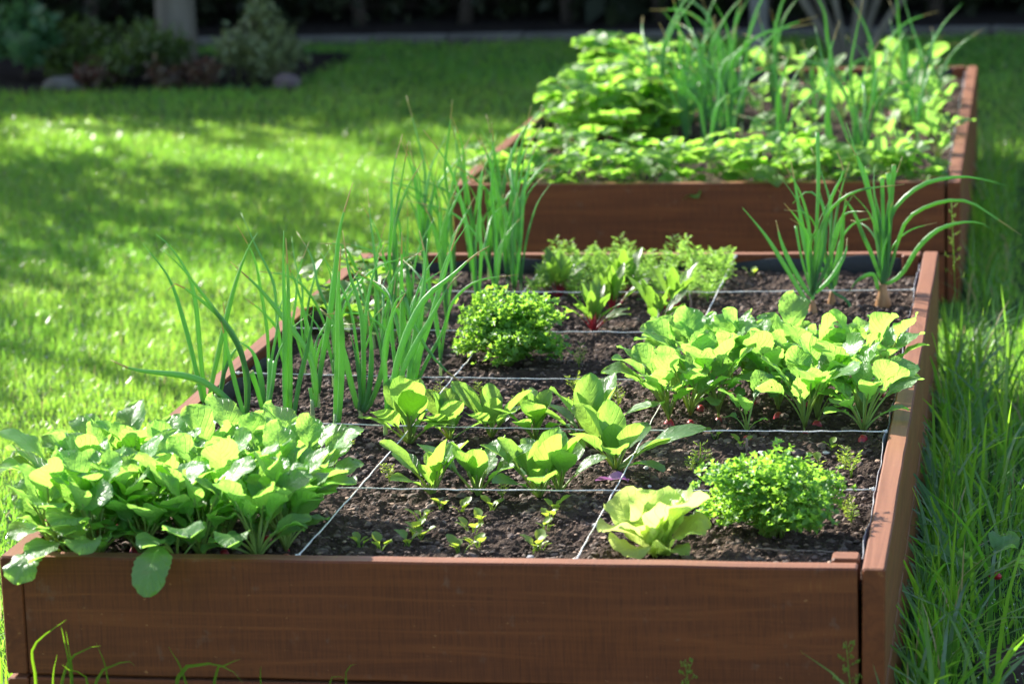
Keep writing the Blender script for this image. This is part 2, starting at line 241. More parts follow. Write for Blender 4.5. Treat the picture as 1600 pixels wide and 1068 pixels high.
M['liner_lit'] = plain_mat('liner_film_lit', (0.10, 0.10, 0.115), (0.30, 0.30, 0.33), 60, 0.5, 0.8, 0.003)  # same liner film where the sun catches it, paleness put into the colour
M['petal'] = leaf_mat('purple_leaf', (0.30, 0.13, 0.30), (0.42, 0.16, 0.40), tmix=0.35, vein=0.3, vein_col=(0.45, 0.25, 0.45), yellow=(.34, .17, .32), wrinkle=0.3)
M['twig'] = plain_mat('twig_bark', (0.10, 0.065, 0.045), (0.30, 0.22, 0.16), 90, 0.8, 0.6, 0.002)
M['pebble'] = plain_mat('pebble', (0.42, 0.38, 0.33), (0.66, 0.62, 0.56), 60, 0.7, 0.4, 0.002)
M['chip'] = plain_mat('wood_chip', (0.14, 0.075, 0.045), (0.42, 0.28, 0.19), 70, 0.8, 0.4, 0.002)
M['stone'] = plain_mat('edging_stone', (0.05, 0.046, 0.04), (0.11, 0.10, 0.09), 12, 0.95, 0.6, 0.01)
M['pink_stone'] = plain_mat('pink_stone', (0.06, 0.040, 0.040), (0.11, 0.08, 0.08), 12, 0.85, 0.6, 0.01)
M['bark'] = plain_mat('pale_bark', (0.07, 0.060, 0.045), (0.16, 0.14, 0.11), 14, 0.85, 0.8, 0.012, stretch=(1, 1, .3))
M['grey_post'] = plain_mat('weathered_post', (0.10, 0.095, 0.09), (0.19, 0.18, 0.17), 18, 0.8, 0.6, 0.005, stretch=(1, 1, .12))
M['dark_bark'] = plain_mat('dark_bark', (0.020, 0.015, 0.011), (0.055, 0.042, 0.032), 18, 0.9, 0.8, 0.01, stretch=(1, 1, .3))
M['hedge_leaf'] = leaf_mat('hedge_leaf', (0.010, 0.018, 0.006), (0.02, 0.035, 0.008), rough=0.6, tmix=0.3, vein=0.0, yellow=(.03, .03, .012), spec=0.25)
M['tree_leaf'] = leaf_mat('tree_leaf', (0.05, 0.11, 0.02), (0.20, 0.38, 0.03), rough=0.4, tmix=0.45, vein=0.0)
M['variegated_leaf'] = leaf_mat('variegated_leaf', (0.09, 0.13, 0.045), (0.20, 0.26, 0.07), tmix=0.35, vein=0.0, yellow=(.34, .34, .19), hue_var=0.0, noise_scale=14)
M['dark_green_leaf'] = leaf_mat('dark_green_leaf', (0.028, 0.060, 0.015), (0.10, 0.18, 0.03), tmix=0.4, vein=0.0, noise_scale=12)
M['red_leaf'] = leaf_mat('red_leaf', (0.055, 0.022, 0.022), (0.12, 0.03, 0.03), tmix=0.35, vein=0.0, yellow=(.10, .08, .03))
M['blue_green_leaf'] = leaf_mat('blue_green_leaf', (0.04, 0.11, 0.04), (0.10, 0.24, 0.06), tmix=0.4, vein=0.0, yellow=(.05, .12, .05))
M['lawn_blade'] = grass_mat('lawn_blade', (0.040, 0.150, 0.030), (0.105, 0.225, 0.040), (0.27, 0.66, 0.05), (0.56, 0.82, 0.09), tmix=0.52, rough=0.27)
M['tall_blade'] = grass_mat('tall_blade', (0.036, 0.122, 0.024), (0.092, 0.200, 0.030), (0.19, 0.50, 0.03), (0.40, 0.68, 0.04), tmix=0.5, rough=0.34)
def blade_mat():
    return leaf_mat('grass_blade', (0.05, 0.15, 0.02), (0.26, 0.56, 0.02), rough=0.36, vein=0.0, wrinkle=0.05)
M['grass_blade'] = blade_mat()
m, ns, ls = new_mat('dew')
_o = ns.new('ShaderNodeOutputMaterial'); _p = node(ns, 'ShaderNodeBsdfPrincipled', Roughness=0.10, IOR=1.33)
_p.inputs['Base Color'].default_value = (1, 1, 1, 1); _p.inputs['Transmission Weight'].default_value = 1.0
ls.new(_p.outputs[0], _o.inputs[0]); M['dew'] = m

def soil_mat(name, c1, c2, c3, spec=0.12):
    m, ns, ls = new_mat(name)
    out = ns.new('ShaderNodeOutputMaterial'); tc = ns.new('ShaderNodeTexCoord')
    n1 = node(ns, 'ShaderNodeTexNoise', Scale=75.0, Detail=8.0, Roughness=0.75); ls.new(tc.outputs['Object'], n1.inputs['Vector'])
    n2 = node(ns, 'ShaderNodeTexNoise', Scale=6.0, Detail=4.0); ls.new(tc.outputs['Object'], n2.inputs['Vector'])
    v = node(ns, 'ShaderNodeTexVoronoi', Scale=260.0); ls.new(tc.outputs['Object'], v.inputs['Vector'])
    c = ramp(ns, ls, n1.outputs[0], [(0.32, c1), (0.62, c2), (0.80, c3)])
    c = mixc(ns, ls, ramp(ns, ls, n2.outputs[0], [(0.40, g(0.0)), (0.62, g(0.75))]), c, c1)
    pr = node(ns, 'ShaderNodeBsdfPrincipled', Roughness=0.9); pr.inputs['Specular IOR Level'].default_value = spec
    h = math_(ns, ls, 'SUBTRACT', math_(ns, ls, 'MULTIPLY', n1.outputs[0], 1.4), math_(ns, ls, 'MULTIPLY', v.outputs['Distance'], 0.6))
    bp = node(ns, 'ShaderNodeBump', Strength=0.9, Distance=0.006); ls.new(h, bp.inputs['Height'])
    ls.new(c, pr.inputs['Base Color']); ls.new(bp.outputs[0], pr.inputs['Normal']); ls.new(pr.outputs[0], out.inputs[0])
    return m
M['soil'] = soil_mat('dark_soil', (0.030, 0.019, 0.013), (0.120, 0.078, 0.055), (0.27, 0.185, 0.135))
M['crumb'] = plain_mat('soil_crumb', (0.040, 0.026, 0.019), (0.19, 0.128, 0.094), 45, 0.85, 0.8, 0.003)
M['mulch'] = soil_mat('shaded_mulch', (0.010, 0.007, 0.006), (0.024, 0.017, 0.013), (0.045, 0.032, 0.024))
M['turf'] = soil_mat('turf_soil', (0.025, 0.055, 0.012), (0.050, 0.105, 0.020), (0.085, 0.140, 0.030))

# ------------------------------------------------------------------ mesh helpers
def mesh_from(name, verts, faces, mats, uvs=None, mat_idx=None, smooth=True):
    me = bpy.data.meshes.new(name)
    me.from_pydata([tuple(v) for v in verts], [], [tuple(f) for f in faces])
    for mm in (mats if isinstance(mats, (list, tuple)) else [mats]): me.materials.append(mm)
    if mat_idx is not None: me.polygons.foreach_set('material_index', np.asarray(mat_idx, dtype=np.int32))
    me.polygons.foreach_set('use_smooth', np.full(len(me.polygons), smooth))
    if uvs is not None:
        ul = me.uv_layers.new(name='UVMap')
        li = np.empty(len(me.loops), dtype=np.int32); me.loops.foreach_get('vertex_index', li)
        ul.data.foreach_set('uv', np.asarray(uvs, dtype=np.float32)[li].ravel())
    me.update()
    return me

def fast_tris(name, verts, tris, mat, tint=None, smooth=False):
    me = bpy.data.meshes.new(name)
    nv, nt = len(verts), len(tris)
    me.vertices.add(nv); me.vertices.foreach_set('co', verts.astype(np.float32).ravel())
    me.loops.add(nt * 3); me.loops.foreach_set('vertex_index', tris.astype(np.int32).ravel())
    me.polygons.add(nt); me.polygons.foreach_set('loop_start', np.arange(0, nt * 3, 3, dtype=np.int32))
    me.polygons.foreach_set('use_smooth', np.full(nt, smooth))
    if tint is not None:
        a = me.attributes.new('tint', 'FLOAT', 'POINT'); a.data.foreach_set('value', tint.astype(np.float32))
    me.materials.append(mat); me.update(calc_edges=True); me.validate()
    return me

PETIOLE = {}      # leaf mesh name -> mesh of its stalk, linked as a child of every such leaf
def link(name, me, parent=None, loc=None, rot=None, scale=None):
    o = bpy.data.objects.new(name, me); col.objects.link(o)
    if parent: o.parent = parent
    if loc is not None: o.location = loc
    if rot is not None: o.rotation_euler = rot
    if scale is not None: o.scale = (scale,) * 3 if isinstance(scale, (int, float)) else scale
    if name == 'leaf' and me.name in PETIOLE:
        c = bpy.data.objects.new('petiole', PETIOLE[me.name]); col.objects.link(c); c.parent = o
    return o

def tag(o, label=None, cat=None, group=None, kind=None):
    if label: o['label'] = label
    if cat: o['category'] = cat
    if group: o['group'] = group
    if kind: o['kind'] = kind
    return o

def thing(name, label, cat, loc=(0, 0, 0), rz=0.0, group=None):
    o = bpy.data.objects.new(name, None); col.objects.link(o); o.empty_display_size = 0.05
    o.location = loc; o.rotation_euler = (0, 0, rz)
    return tag(o, label, cat, group)

def catmull(pts, n):
    P = np.array(pts, dtype=float)
    if len(P) == 2: return P[0] + (P[1] - P[0]) * np.linspace(0, 1, n)[:, None]
    Q = np.vstack([2 * P[0] - P[1], P, 2 * P[-1] - P[-2]])
    d = np.r_[0, np.cumsum(np.linalg.norm(np.diff(P, axis=0), axis=1))]
    out = []
    for s in np.linspace(0, d[-1], n):
        i = min(max(np.searchsorted(d, s, side='right') - 1, 0), len(P) - 2)
        t = (s - d[i]) / max(d[i + 1] - d[i], 1e-9)
        a, b, c, e = Q[i], Q[i + 1], Q[i + 2], Q[i + 3]
        out.append(0.5 * (2 * b + (c - a) * t + (2 * a - 5 * b + 4 * c - e) * t * t + (3 * b - a - 3 * c + e) * t ** 3))
    return np.array(out)

def tube(path, radii, sides=6, flat=1.0, cap=True, flat_dir=None):
    """verts, faces, uv of a tube along a path; flat < 1 squeezes it along one direction"""
    path = np.asarray(path, float); n = len(path)
    T = np.gradient(path, axis=0); T /= np.linalg.norm(T, axis=1)[:, None] + 1e-12
    ref = np.array(flat_dir if flat_dir is not None else (0.31, 0.92, 0.21), float)
    V, F, U = [], [], []
    a = np.linspace(0, 2 * PI, sides, endpoint=False)
    for i in range(n):
        s = np.cross(T[i], ref); s /= np.linalg.norm(s) + 1e-9
        q = np.cross(s, T[i])
        for k in range(sides):
            V.append(path[i] + radii[i] * (math.cos(a[k]) * s + flat * math.sin(a[k]) * q)); U.append((k / sides, i / (n - 1)))
    for i in range(n - 1):
        for k in range(sides):
            k2 = (k + 1) % sides
            F.append((i * sides + k, i * sides + k2, (i + 1) * sides + k2, (i + 1) * sides + k))
    if cap:
        F.append(tuple(range(sides))[::-1]); F.append(tuple((n - 1) * sides + k for k in range(sides)))
    return V, F, U

def merge(parts):
    V, F, U, I = [], [], [], []
    for v, f, u, mi in parts:
        o = len(V); V += list(v); U += list(u); F += [tuple(i + o for i in ff) for ff in f]; I += [mi] * len(f)
    return V, F, U, I

def leaf_mesh(name, rs, pet, blade, width, a0, a1, profile, mats, nt=12, nss=6, cup=0.25, wave=0.05, ruffle=0.0, tooth=0.0, pr=0.0022,
              twist=0.0, fold=0.0, side_bend=0.0, tip_curl=0.0):
    """one leaf standing at the origin and leaning towards +x: stalk then blade; a0, a1 = lean from upright at base and tip"""
    q = random.Random(rs); L = pet + blade; N = 26
    ang = [a0 + (a1 - a0) * (i / N) ** 1.4 + tip_curl * max(0, i / N - .75) * 4 for i in range(N + 1)]
    P = [np.zeros(3)]
    for i in range(N):
        y = side_bend * (i / N) ** 2 * L / N
        P.append(P[-1] + np.array((math.sin(ang[i]) * L / N, y, math.cos(ang[i]) * L / N)))
    P = np.array(P); tt = np.linspace(0, 1, N + 1)
    at = lambda t: np.array([np.interp(t, tt, P[:, k]) for k in range(3)])
    f0 = pet / L
    pet_me = None
    if pet > 0.004:
        pp = np.array([at(t) for t in np.linspace(0, min(1, f0 + 0.12), 6)])
        v, f, u = tube(pp, [pr * (1.25 - .6 * i / 5) for i in range(6)], 5)
        pet_me = mesh_from(name + '_petiole', v, f, mats[1], u)
    V, U, F = [], [], []
    ph = [q.uniform(0, 6.28) for _ in range(6)]
    for i in range(nt + 1):
        t = i / nt; ts = f0 + (1 - f0) * t
        c = at(ts); a = np.interp(ts, tt, ang)
        nrm = np.array((-math.cos(a), 0, math.sin(a)))
        w = width * 0.5 * profile(t)
        tw = twist * t
        for k in range(nss + 1):
            s = -1 + 2 * k / nss
            ww = w
            if tooth and abs(s) > .9: ww = w * (1 + tooth * math.sin(i * 2.9 + ph[0] + (s > 0)))
            off = cup * w * s * s + fold * w * abs(s)
            off += wave * width * math.sin(t * 7 + ph[1] + s * 1.3) * (0.3 + abs(s)) + ruffle * width * abs(s) ** 2 * math.sin(t * 19 + ph[2] + 2 * (s > 0)) + 0.35 * wave * width * math.sin(s * 5 + t * 11 + ph[3])
            y, z_ = s * ww, off
            yy, zz = y * math.cos(tw) - z_ * math.sin(tw), y * math.sin(tw) + z_ * math.cos(tw)
            V.append(c + np.array((0, yy, 0)) + nrm * zz); U.append((0.5 + 0.5 * s, t))
    for i in range(nt):
        for k in range(nss):
            b = i * (nss + 1) + k
            F.append((b, b + 1, b + nss + 2, b + nss + 1))
    me = mesh_from(name, V, F, mats[0], U)
    if pet_me: PETIOLE[me.name] = pet_me
    return me

def interp_prof(pts):
    xs = [p[0] for p in pts]; ys = [p[1] for p in pts]
    def fn(t):
        x = np.clip(t, 0, 1); i = min(max(np.searchsorted(xs, x) - 1, 0), len(xs) - 2)
        u = (x - xs[i]) / (xs[i + 1] - xs[i]); u = u * u * (3 - 2 * u)
        return ys[i] + (ys[i + 1] - ys[i]) * u
    return fn
RADISH_P = interp_prof([(0, .10), (.10, .30), (.16, .20), (.30, .66), (.50, .95), (.70, 1.0), (.86, .82), (.95, .52), (1, .12)])
SPIN_P = interp_prof([(0, .10), (.15, .42), (.38, .96), (.55, 1.0), (.75, .84), (.90, .50), (1, .05)])
LETT_P = interp_prof([(0, .22), (.25, .52), (.50, .92), (.75, 1.0), (.90, .84), (1, .45)])
BEET_P = interp_prof([(0, .15), (.2, .65), (.45, 1.0), (.7, .85), (.9, .42), (1, .05)])
ROUND_P = interp_prof([(0, .14), (.12, .55), (.35, .95), (.6, 1.0), (.82, .84), (.94, .52), (1, .16)])
OVAL_P = interp_prof([(0, .10), (.2, .7), (.45, 1.0), (.7, .9), (.9, .5), (1, .06)])

def noise2(x, y, seed, freq):
    """smooth value noise on arrays"""
    r = np.random.default_rng(seed); n = 256; tb = r.random((n, n))
    X, Y = x * freq, y * freq; i, j = np.floor(X).astype(int), np.floor(Y).astype(int)
    u, v = X - i, Y - j; u = u * u * (3 - 2 * u); v = v * v * (3 - 2 * v)
    t = lambda a, b: tb[a % n, b % n]
    return (t(i, j) * (1 - u) + t(i + 1, j) * u) * (1 - v) + (t(i, j + 1) * (1 - u) + t(i + 1, j + 1) * u) * v

# ------------------------------------------------------------------ ground
def sheet(name, x0, x1, y0, y1, z, nx, ny, mat, bump=0.0, seed=1, freq=1.0):
    xs, ys = np.meshgrid(np.linspace(x0, x1, nx), np.linspace(y0, y1, ny))
    zz = z + bump * (noise2(xs + 50, ys + 50, seed, freq) - .5)
    V = np.stack([xs.ravel(), ys.ravel(), zz.ravel()], 1)
    idx = np.arange(nx * ny).reshape(ny, nx)
    F = np.stack([idx[:-1, :-1].ravel(), idx[:-1, 1:].ravel(), idx[1:, 1:].ravel(), idx[1:, :-1].ravel()], 1)
    return tag(link(name, mesh_from(name, V, F, mat)), kind='structure')
sheet('lawn', -150, 150, -60, 240, 0.0, 41, 41, M['turf'])
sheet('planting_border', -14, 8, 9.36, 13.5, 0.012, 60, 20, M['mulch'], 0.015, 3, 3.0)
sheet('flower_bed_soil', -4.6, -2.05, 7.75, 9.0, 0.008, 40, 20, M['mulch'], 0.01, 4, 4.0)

a_ = np.linspace(0, 2 * PI, 30, endpoint=False); rr = 1 + .18 * np.sin(3 * a_ + 1) + .12 * np.sin(5 * a_)
bp_v = [(.87, .43, .010)] + [(.87 + .12 * q_ * math.cos(t_), .43 + .22 * q_ * math.sin(t_), .004) for t_, q_ in zip(a_, rr)]
tag(link('bare_soil_patch', mesh_from('bare_soil_patch', bp_v, [(0, k + 1, (k + 1) % 30 + 1) for k in range(30)], M['soil'])), kind='structure')

# ------------------------------------------------------------------ raised beds
def box_mesh(name, lx, ly, lz, mat, bev=0.003, wob=0.0, seed=0):
    """board centred at the origin, long axis x, softly bevelled, slightly uneven along its length"""
    q = random.Random(seed); n = max(2, int(lx / 0.08)) if lx > .3 else 2
    prof = []
    for sy, sz in ((-1, -1), (1, -1), (1, 1), (-1, 1)):
        y, z = sy * ly / 2, sz * lz / 2
        a = (y - sy * bev, z); b = (y, z - sz * bev)
        prof += [b, a] if (sy, sz) in ((-1, 1), (1, -1)) and False else ([a, b] if sy * sz < 0 else [b, a])
    V, F = [], []; m = len(prof)
    xs = [-lx / 2, -lx / 2 + bev] + [-lx / 2 + bev + (lx - 2 * bev) * (i + 1) / n for i in range(n)] + [lx / 2]
    for i, x in enumerate(xs):
        e = (i == 0 or i == len(xs) - 1)
        dy, dz = q.uniform(-wob, wob), q.uniform(-wob, wob)
        for (y, z) in prof:
            if e: y -= math.copysign(bev * .7, y); z -= math.copysign(bev * .7, z)
            V.append((x, y + dy * (not e), z + dz * (not e)))
    for i in range(len(xs) - 1):
        for k in range(m):
            F.append((i * m + k, i * m + (k + 1) % m, (i + 1) * m + (k + 1) % m, (i + 1) * m + k))
    F.append(tuple(range(m))[::-1]); F.append(tuple((len(xs) - 1) * m + k for k in range(m)))
    me = mesh_from(name, V, F, mat, smooth=False)
    import bmesh
    bm = bmesh.new(); bm.from_mesh(me); bmesh.ops.recalc_face_normals(bm, faces=bm.faces); bm.to_mesh(me); bm.free()
    return me

TH = 0.032
def liner_strip(name, p0, p1, zb, zt, inward, mat, parent, seed, thick=0.0012):
    q = np.random.default_rng(seed); n = int(np.linalg.norm(np.subtract(p1, p0)) / .02)
    V, F = [], []
    s = np.linspace(0, 1, n + 1)
    for i in range(n + 1):
        x = p0[0] + (p1[0] - p0[0]) * s[i]; y = p0[1] + (p1[1] - p0[1]) * s[i]
        L = s[i] * n * .02
        wav = .002 * math.sin(L * 23 + seed) + .001 * math.sin(L * 61 + 2 * seed)
        top = zt + .006 * math.sin(L * 9 + seed * 3) + .003 * math.sin(L * 31 + seed) + q.uniform(-.001, .001)
        for j, (z, o) in enumerate(((zb, .003), ((zb + top) / 2, .005 + wav), (top, .004 + wav * .8), (top - .0008, .004 + wav * .8 + thick), ((zb + top) / 2, .005 + wav + thick), (zb, .003 + thick))):
            V.append((x + inward[0] * o, y + inward[1] * o, z))
    for i in range(n):
        for j in range(5):
            F.append((i * 6 + j, i * 6 + j + 1, (i + 1) * 6 + j + 1, (i + 1) * 6 + j))
    return link(name, mesh_from(name, V, F, mat), parent)

def raised_bed(label, x0, x1, y0, y1, seed):
    """x0..y1 are the outer faces"""
    t = thing('raised_bed', label, 'raised bed', ((x0 + x1) / 2, (y0 + y1) / 2, 0))
    cx, cy = t.location.x, t.location.y; W = x1 - x0; D = y1 - y0
    def board(lx, lz, x, y, z, rz, s, tilt=0.0):
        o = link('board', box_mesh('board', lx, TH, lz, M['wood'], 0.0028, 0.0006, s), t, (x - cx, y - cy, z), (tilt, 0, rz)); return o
    H1 = 0.176; gap = 0.005; H2 = TOP - H1 - gap + 0.06   # lower course runs into the ground
    zt = TOP - H1 / 2; zl = TOP - H1 - gap - H2 / 2
    for (z, h, k) in ((zt, H1, 0), (zl, H2, 1)):
        board(W - 2 * TH - 0.007, h, cx - .002, y0 + TH / 2, z, 0, seed + k)
        board(W - 2 * TH - 0.007, h, cx, y1 - TH / 2, z, 0, seed + 2 + k)
        board(D, h, x0 + TH / 2, cy, z, PI / 2, seed + 4 + k)
        board(D, h, x1 - TH / 2, cy, z, PI / 2, seed + 6 + k, 0.012 if k == 0 else -.01)
    for sx, sy in ((0, 0), (1, 0), (0, 1), (1, 1)):
        px = (x0 + TH + .022) if sx == 0 else (x1 - TH - .024); py = (y0 + TH + .021) if sy == 0 else (y1 - TH - .021)
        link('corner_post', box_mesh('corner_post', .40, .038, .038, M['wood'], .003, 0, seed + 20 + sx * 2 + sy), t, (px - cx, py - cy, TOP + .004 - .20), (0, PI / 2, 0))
    for i, (a, b, inw, m_) in enumerate((((x0 + TH, y0 + TH), (x0 + TH, y1 - TH), (1, 0), 'liner_black'), ((x1 - TH, y0 + TH + .05), (x1 - TH, y1 - TH), (-1, 0), 'liner_lit'), ((x0 + TH, y1 - TH), (x1 - TH, y1 - TH), (0, -1), 'liner_black'))):
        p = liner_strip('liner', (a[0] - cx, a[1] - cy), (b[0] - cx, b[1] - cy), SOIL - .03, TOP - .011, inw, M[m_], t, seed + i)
        p['label'] = 'plastic liner film with sunlit paleness in its colour' if m_ == 'liner_lit' else 'black plastic liner film'
    return t
raised_bed('nearer brown stained wooden raised bed, its front board close to the camera', -.632, .632, 0, 2.464, 10)
raised_bed('farther brown wooden raised bed standing beyond the one strung with cords', -.602, .656, 3.42, 5.80, 60)

def soil_h(x, y): return SOIL + 0.016 * (noise2(x + 9, y + 9, 21, 6) - .5) + 0.012 * (noise2(x + 9, y + 9, 22, 22) - .5)
def soil_sheet(x0, x1, y0, y1, step, seed):
    nx, ny = int((x1 - x0) / step), int((y1 - y0) / step)
    xs, ys = np.meshgrid(np.linspace(x0, x1, nx), np.linspace(y0, y1, ny))
    zz = soil_h(xs, ys)
    for f, a in ((55, .007), (120, .005), (240, .0035)): zz = zz + a * (noise2(xs + 9, ys + 9, seed + f, f) - .5) * 1.4
    V = np.stack([xs.ravel(), ys.ravel(), zz.ravel()], 1); i = np.arange(nx * ny).reshape(ny, nx)
    F = np.vstack([np.stack([i[:-1, :-1].ravel(), i[:-1, 1:].ravel(), i[1:, 1:].ravel()], 1), np.stack([i[:-1, :-1].ravel(), i[1:, 1:].ravel(), i[1:, :-1].ravel()], 1)])
    return tag(link('soil', fast_tris('soil', V, F, M['soil'], smooth=False)), kind='structure')
soil_sheet(-.598, .598, .033, 2.43, .0048, 31)
soil_sheet(-.568, .622, 3.453, 5.766, .012, 32)

def blobs(name, pts, sizes, mat, seed, squash=0.65):
    """many small angular lumps in one mesh"""
    r = np.random.default_rng(seed); n = len(pts)
    ph = (1 + 5 ** .5) / 2
    base = np.array([(-1, ph, 0), (1, ph, 0), (-1, -ph, 0), (1, -ph, 0), (0, -1, ph), (0, 1, ph), (0, -1, -ph), (0, 1, -ph), (ph, 0, -1), (ph, 0, 1), (-ph, 0, -1), (-ph, 0, 1)]) / 1.9
    tri = np.array([(0, 11, 5), (0, 5, 1), (0, 1, 7), (0, 7, 10), (0, 10, 11), (1, 5, 9), (5, 11, 4), (11, 10, 2), (10, 7, 6), (7, 1, 8), (3, 9, 4), (3, 4, 2), (3, 2, 6), (3, 6, 8), (3, 8, 9), (4, 9, 5), (2, 4, 11), (6, 2, 10), (8, 6, 7), (9, 8, 1)])
    V = base[None] * (1 + r.uniform(-.32, .32, (n, 12, 1))) * np.array((1, 1, squash)) * r.uniform(.7, 1.3, (n, 1, 3)) * sizes[:, None, None] + pts[:, None, :]
    T = tri[None] + (np.arange(n) * 12)[:, None, None]
    return fast_tris(name, V.reshape(-1, 3), T.reshape(-1, 3), mat)
n = 14000
px = rng.uniform(-.59, .59, n); py = .04 + 2.38 * rng.random(n) ** 1.25
o = link('soil_crumbs', blobs('soil_crumbs', np.stack([px, py, soil_h(px, py) + .001], 1), .0014 + .0065 * rng.random(n) ** 4, M['crumb'], 5))
tag(o, 'dark crumbs of soil scattered over the strung bed', 'soil', kind='stuff')
n = 1500
px = rng.uniform(-.59, .59, n); py = .04 + 2.38 * rng.random(n) ** 1.25
nc = 200
cx_ = rng.uniform(-.58, .58, nc); cy_ = .04 + 2.36 * rng.random(nc)
tag(link('soil_clods', blobs('soil_clods', np.stack([cx_, cy_, soil_h(cx_, cy_) + .002], 1), .005 + .006 * rng.random(nc) ** 2, M['crumb'], 15)), 'larger clods of soil lying on the strung bed', 'soil', kind='stuff')
o = link('soil_litter', blobs('soil_litter', np.stack([px, py, soil_h(px, py) + .003], 1), .0018 + .0035 * rng.random(n) ** 2, M['chip'], 6, .3))
tag(o, 'pale bark bits and husks lying on the dark soil', 'litter', kind='stuff')

# ------------------------------------------------------------------ strings
def string(label, a, b, sag, seed):
    q = np.random.default_rng(seed); n = 70
    s = np.linspace(0, 1, n); P = np.array(a)[None] * (1 - s)[:, None] + np.array(b)[None] * s[:, None]
    P[:, 2] -= sag * 4 * s * (1 - s); P += q.normal(0, .0005, P.shape)
    v, f, u = tube(P, .00098 + q.uniform(-.0002, .00035, n), 6)
    o = link('string', mesh_from('string', v, f, M['string'], u))
    for e, w in ((P[0], 0), (P[-1], 1)):      # knot round a staple at each end
        a_ = np.linspace(0, 2 * PI, 10); kp = np.stack([e[0] + .0028 * np.cos(a_), e[1] + .0028 * np.sin(a_), e[2] + .002 * np.sin(a_ * 2)], 1)
        v, f, u = tube(kp, [.0016] * 10, 5); link('knot', mesh_from('knot', v, f, M['string'], u), o)
    tag(o, label, 'string', 'white strings dividing the nearer bed into squares')
ys_ = [.432 + .4 * k for k in range(5)]
ords = ['first', 'second', 'third', 'fourth', 'fifth']
dz = [(.003, .004), (.010, .001), (.004, -.002), (.006, .003), (.005, .004)]
for k, y in enumerate(ys_):
    string(f'white string across the bed, {ords[k]} from the front board', (-.594, y + .01 * (k == 1), TOP - .004 + dz[k][0]), (.594, y - .01 * (k == 1), TOP - .004 + dz[k][1]), .006, k)
string('white string running lengthwise between radishes and spinach', (-.2, .034, TOP - .003), (-.2, 2.43, TOP - .003), .010, 11)
string('white string running lengthwise between spinach and lettuce', (.2, .034, TOP - .003), (.2, 2.43, TOP - .003), .010, 12)

# ------------------------------------------------------------------ leafy vegetables
def plant(name, label, cat, x, y, z=None, group=None, rz=None):
    z = float(soil_h(np.array([x]), np.array([y]))[0]) if z is None else z
    return thing(name, label, cat, (x, y, z - .002), random.uniform(0, 6.28) if rz is None else rz, group)

radish_v = [leaf_mesh('radish_leaf', 100 + i, pet * 1.12, bl * .86, w * .86, R(a0), R(a1), RADISH_P, [M['radish_leaf'], M['petiole']], nt=18, nss=8, cup=c, wave=.055, ruffle=.032, tooth=.035, twist=tw, side_bend=sb)
            for i, (pet, bl, w, a0, a1, c, tw, sb) in enumerate([
    (.070, .100, .066, 10, 74, .20, .2, .1), (.085, .092, .062, 6, 58, .15, -.3, -.2), (.065, .110, .070, 16, 95, .22, .1, .2), (.060, .085, .056, 22, 104, .15, -.2, 0),
    (.090, .088, .064, 4, 38, .25, .4, .1), (.078, .105, .068, 12, 84, .10, .5, -.3), (.055, .078, .052, 26, 112, .2, 0, .3), (.088, .098, .060, 8, 48, .30, -.5, .1),
    (.080, .110, .074, 9, 66, .12, .15, -.1), (.040, .060, .042, 30, 98, .2, 0, 0), (.030, .070, .050, 20, 80, .25, .3, 0), (.045, .080, .058, 14, 60, .2, -.4, .2)])]
def lathe(prof, n=10):
    V, F, U = [], [], []
    for i, (r, z) in enumerate(prof):
        for k in range(n):
            a = 2 * PI * k / n; V.append((r * math.cos(a), r * math.sin(a), z)); U.append((k / n, i / len(prof)))
    for i in range(len(prof) - 1):
        for k in range(n): F.append((i * n + k, i * n + (k + 1) % n, (i + 1) * n + (k + 1) % n, (i + 1) * n + k))
    F.append(tuple(range(n))[::-1]); F.append(tuple((len(prof) - 1) * n + k for k in range(n)))
    return V, F, U
v, f, u = lathe([(.003, -.034), (.008, -.018), (.0105, 0), (.0100, .010), (.0075, .018), (.004, .023)], 12)
radish_root = mesh_from('radish_root', v, f, M['radish_root'], u)

def radish(x, y, label, group, nl=7, sc=1.0, rz=None, extra=(), root_z=-.012):
    t = plant('radish_plant', label, 'radish', x, y, None, group, rz)
    link('root', radish_root, t, (0, 0, root_z), (0, 0, 0), random.uniform(.8, 1.1))
    a = random.uniform(0, 6.28)
    for k in range(nl):
        vi = random.choice((0, 1, 2, 4, 5, 7, 8)) if k < nl - 3 else random.choice((3, 6, 9, 10, 11))
        s_ = sc * random.uniform(.70, 1.15); link('leaf', radish_v[vi], t, (0, 0, .016), (random.uniform(-.28, .28), random.uniform(-.16, .28), a + k * 2.4 + random.uniform(-.3, .3)), (s_ * random.uniform(.85, 1.15), s_ * random.uniform(.85, 1.12), s_))
    for (vi, rz_, s, tilt) in extra:
        link('leaf', radish_v[vi], t, (0, 0, .016), (0, tilt, rz_), s)
    return t
G1 = 'radish plants crowded into the front corner square'
cl_rows = [(.075, 5), (.155, 5), (.235, 5), (.315, 5), (.395, 4)]
for ri, (yy, nn) in enumerate(cl_rows):
    for k in range(nn):
        x = -.572 + .315 * (k + .5 * (ri % 2) * .6) / (nn - 1 + .3) + random.uniform(-.018, .018)
        lab = 'leafy radish plant of the corner clump, ' + ['row along the front board', 'second row', 'middle row', 'last row but one', 'last row'][ri] + [', lawn end', ', lawn half', ', centre', ', seedling half', ', string end'][min(k + (nn == 4 and k > 1), 4)]
        radish(x, yy + random.uniform(-.015, .015), lab, G1, 16, .86, None, [(random.choice((9, 10, 11)), random.uniform(0, 6.28), random.uniform(.8, 1.1), .1) for _ in range(4 if ri < 2 else 1)])
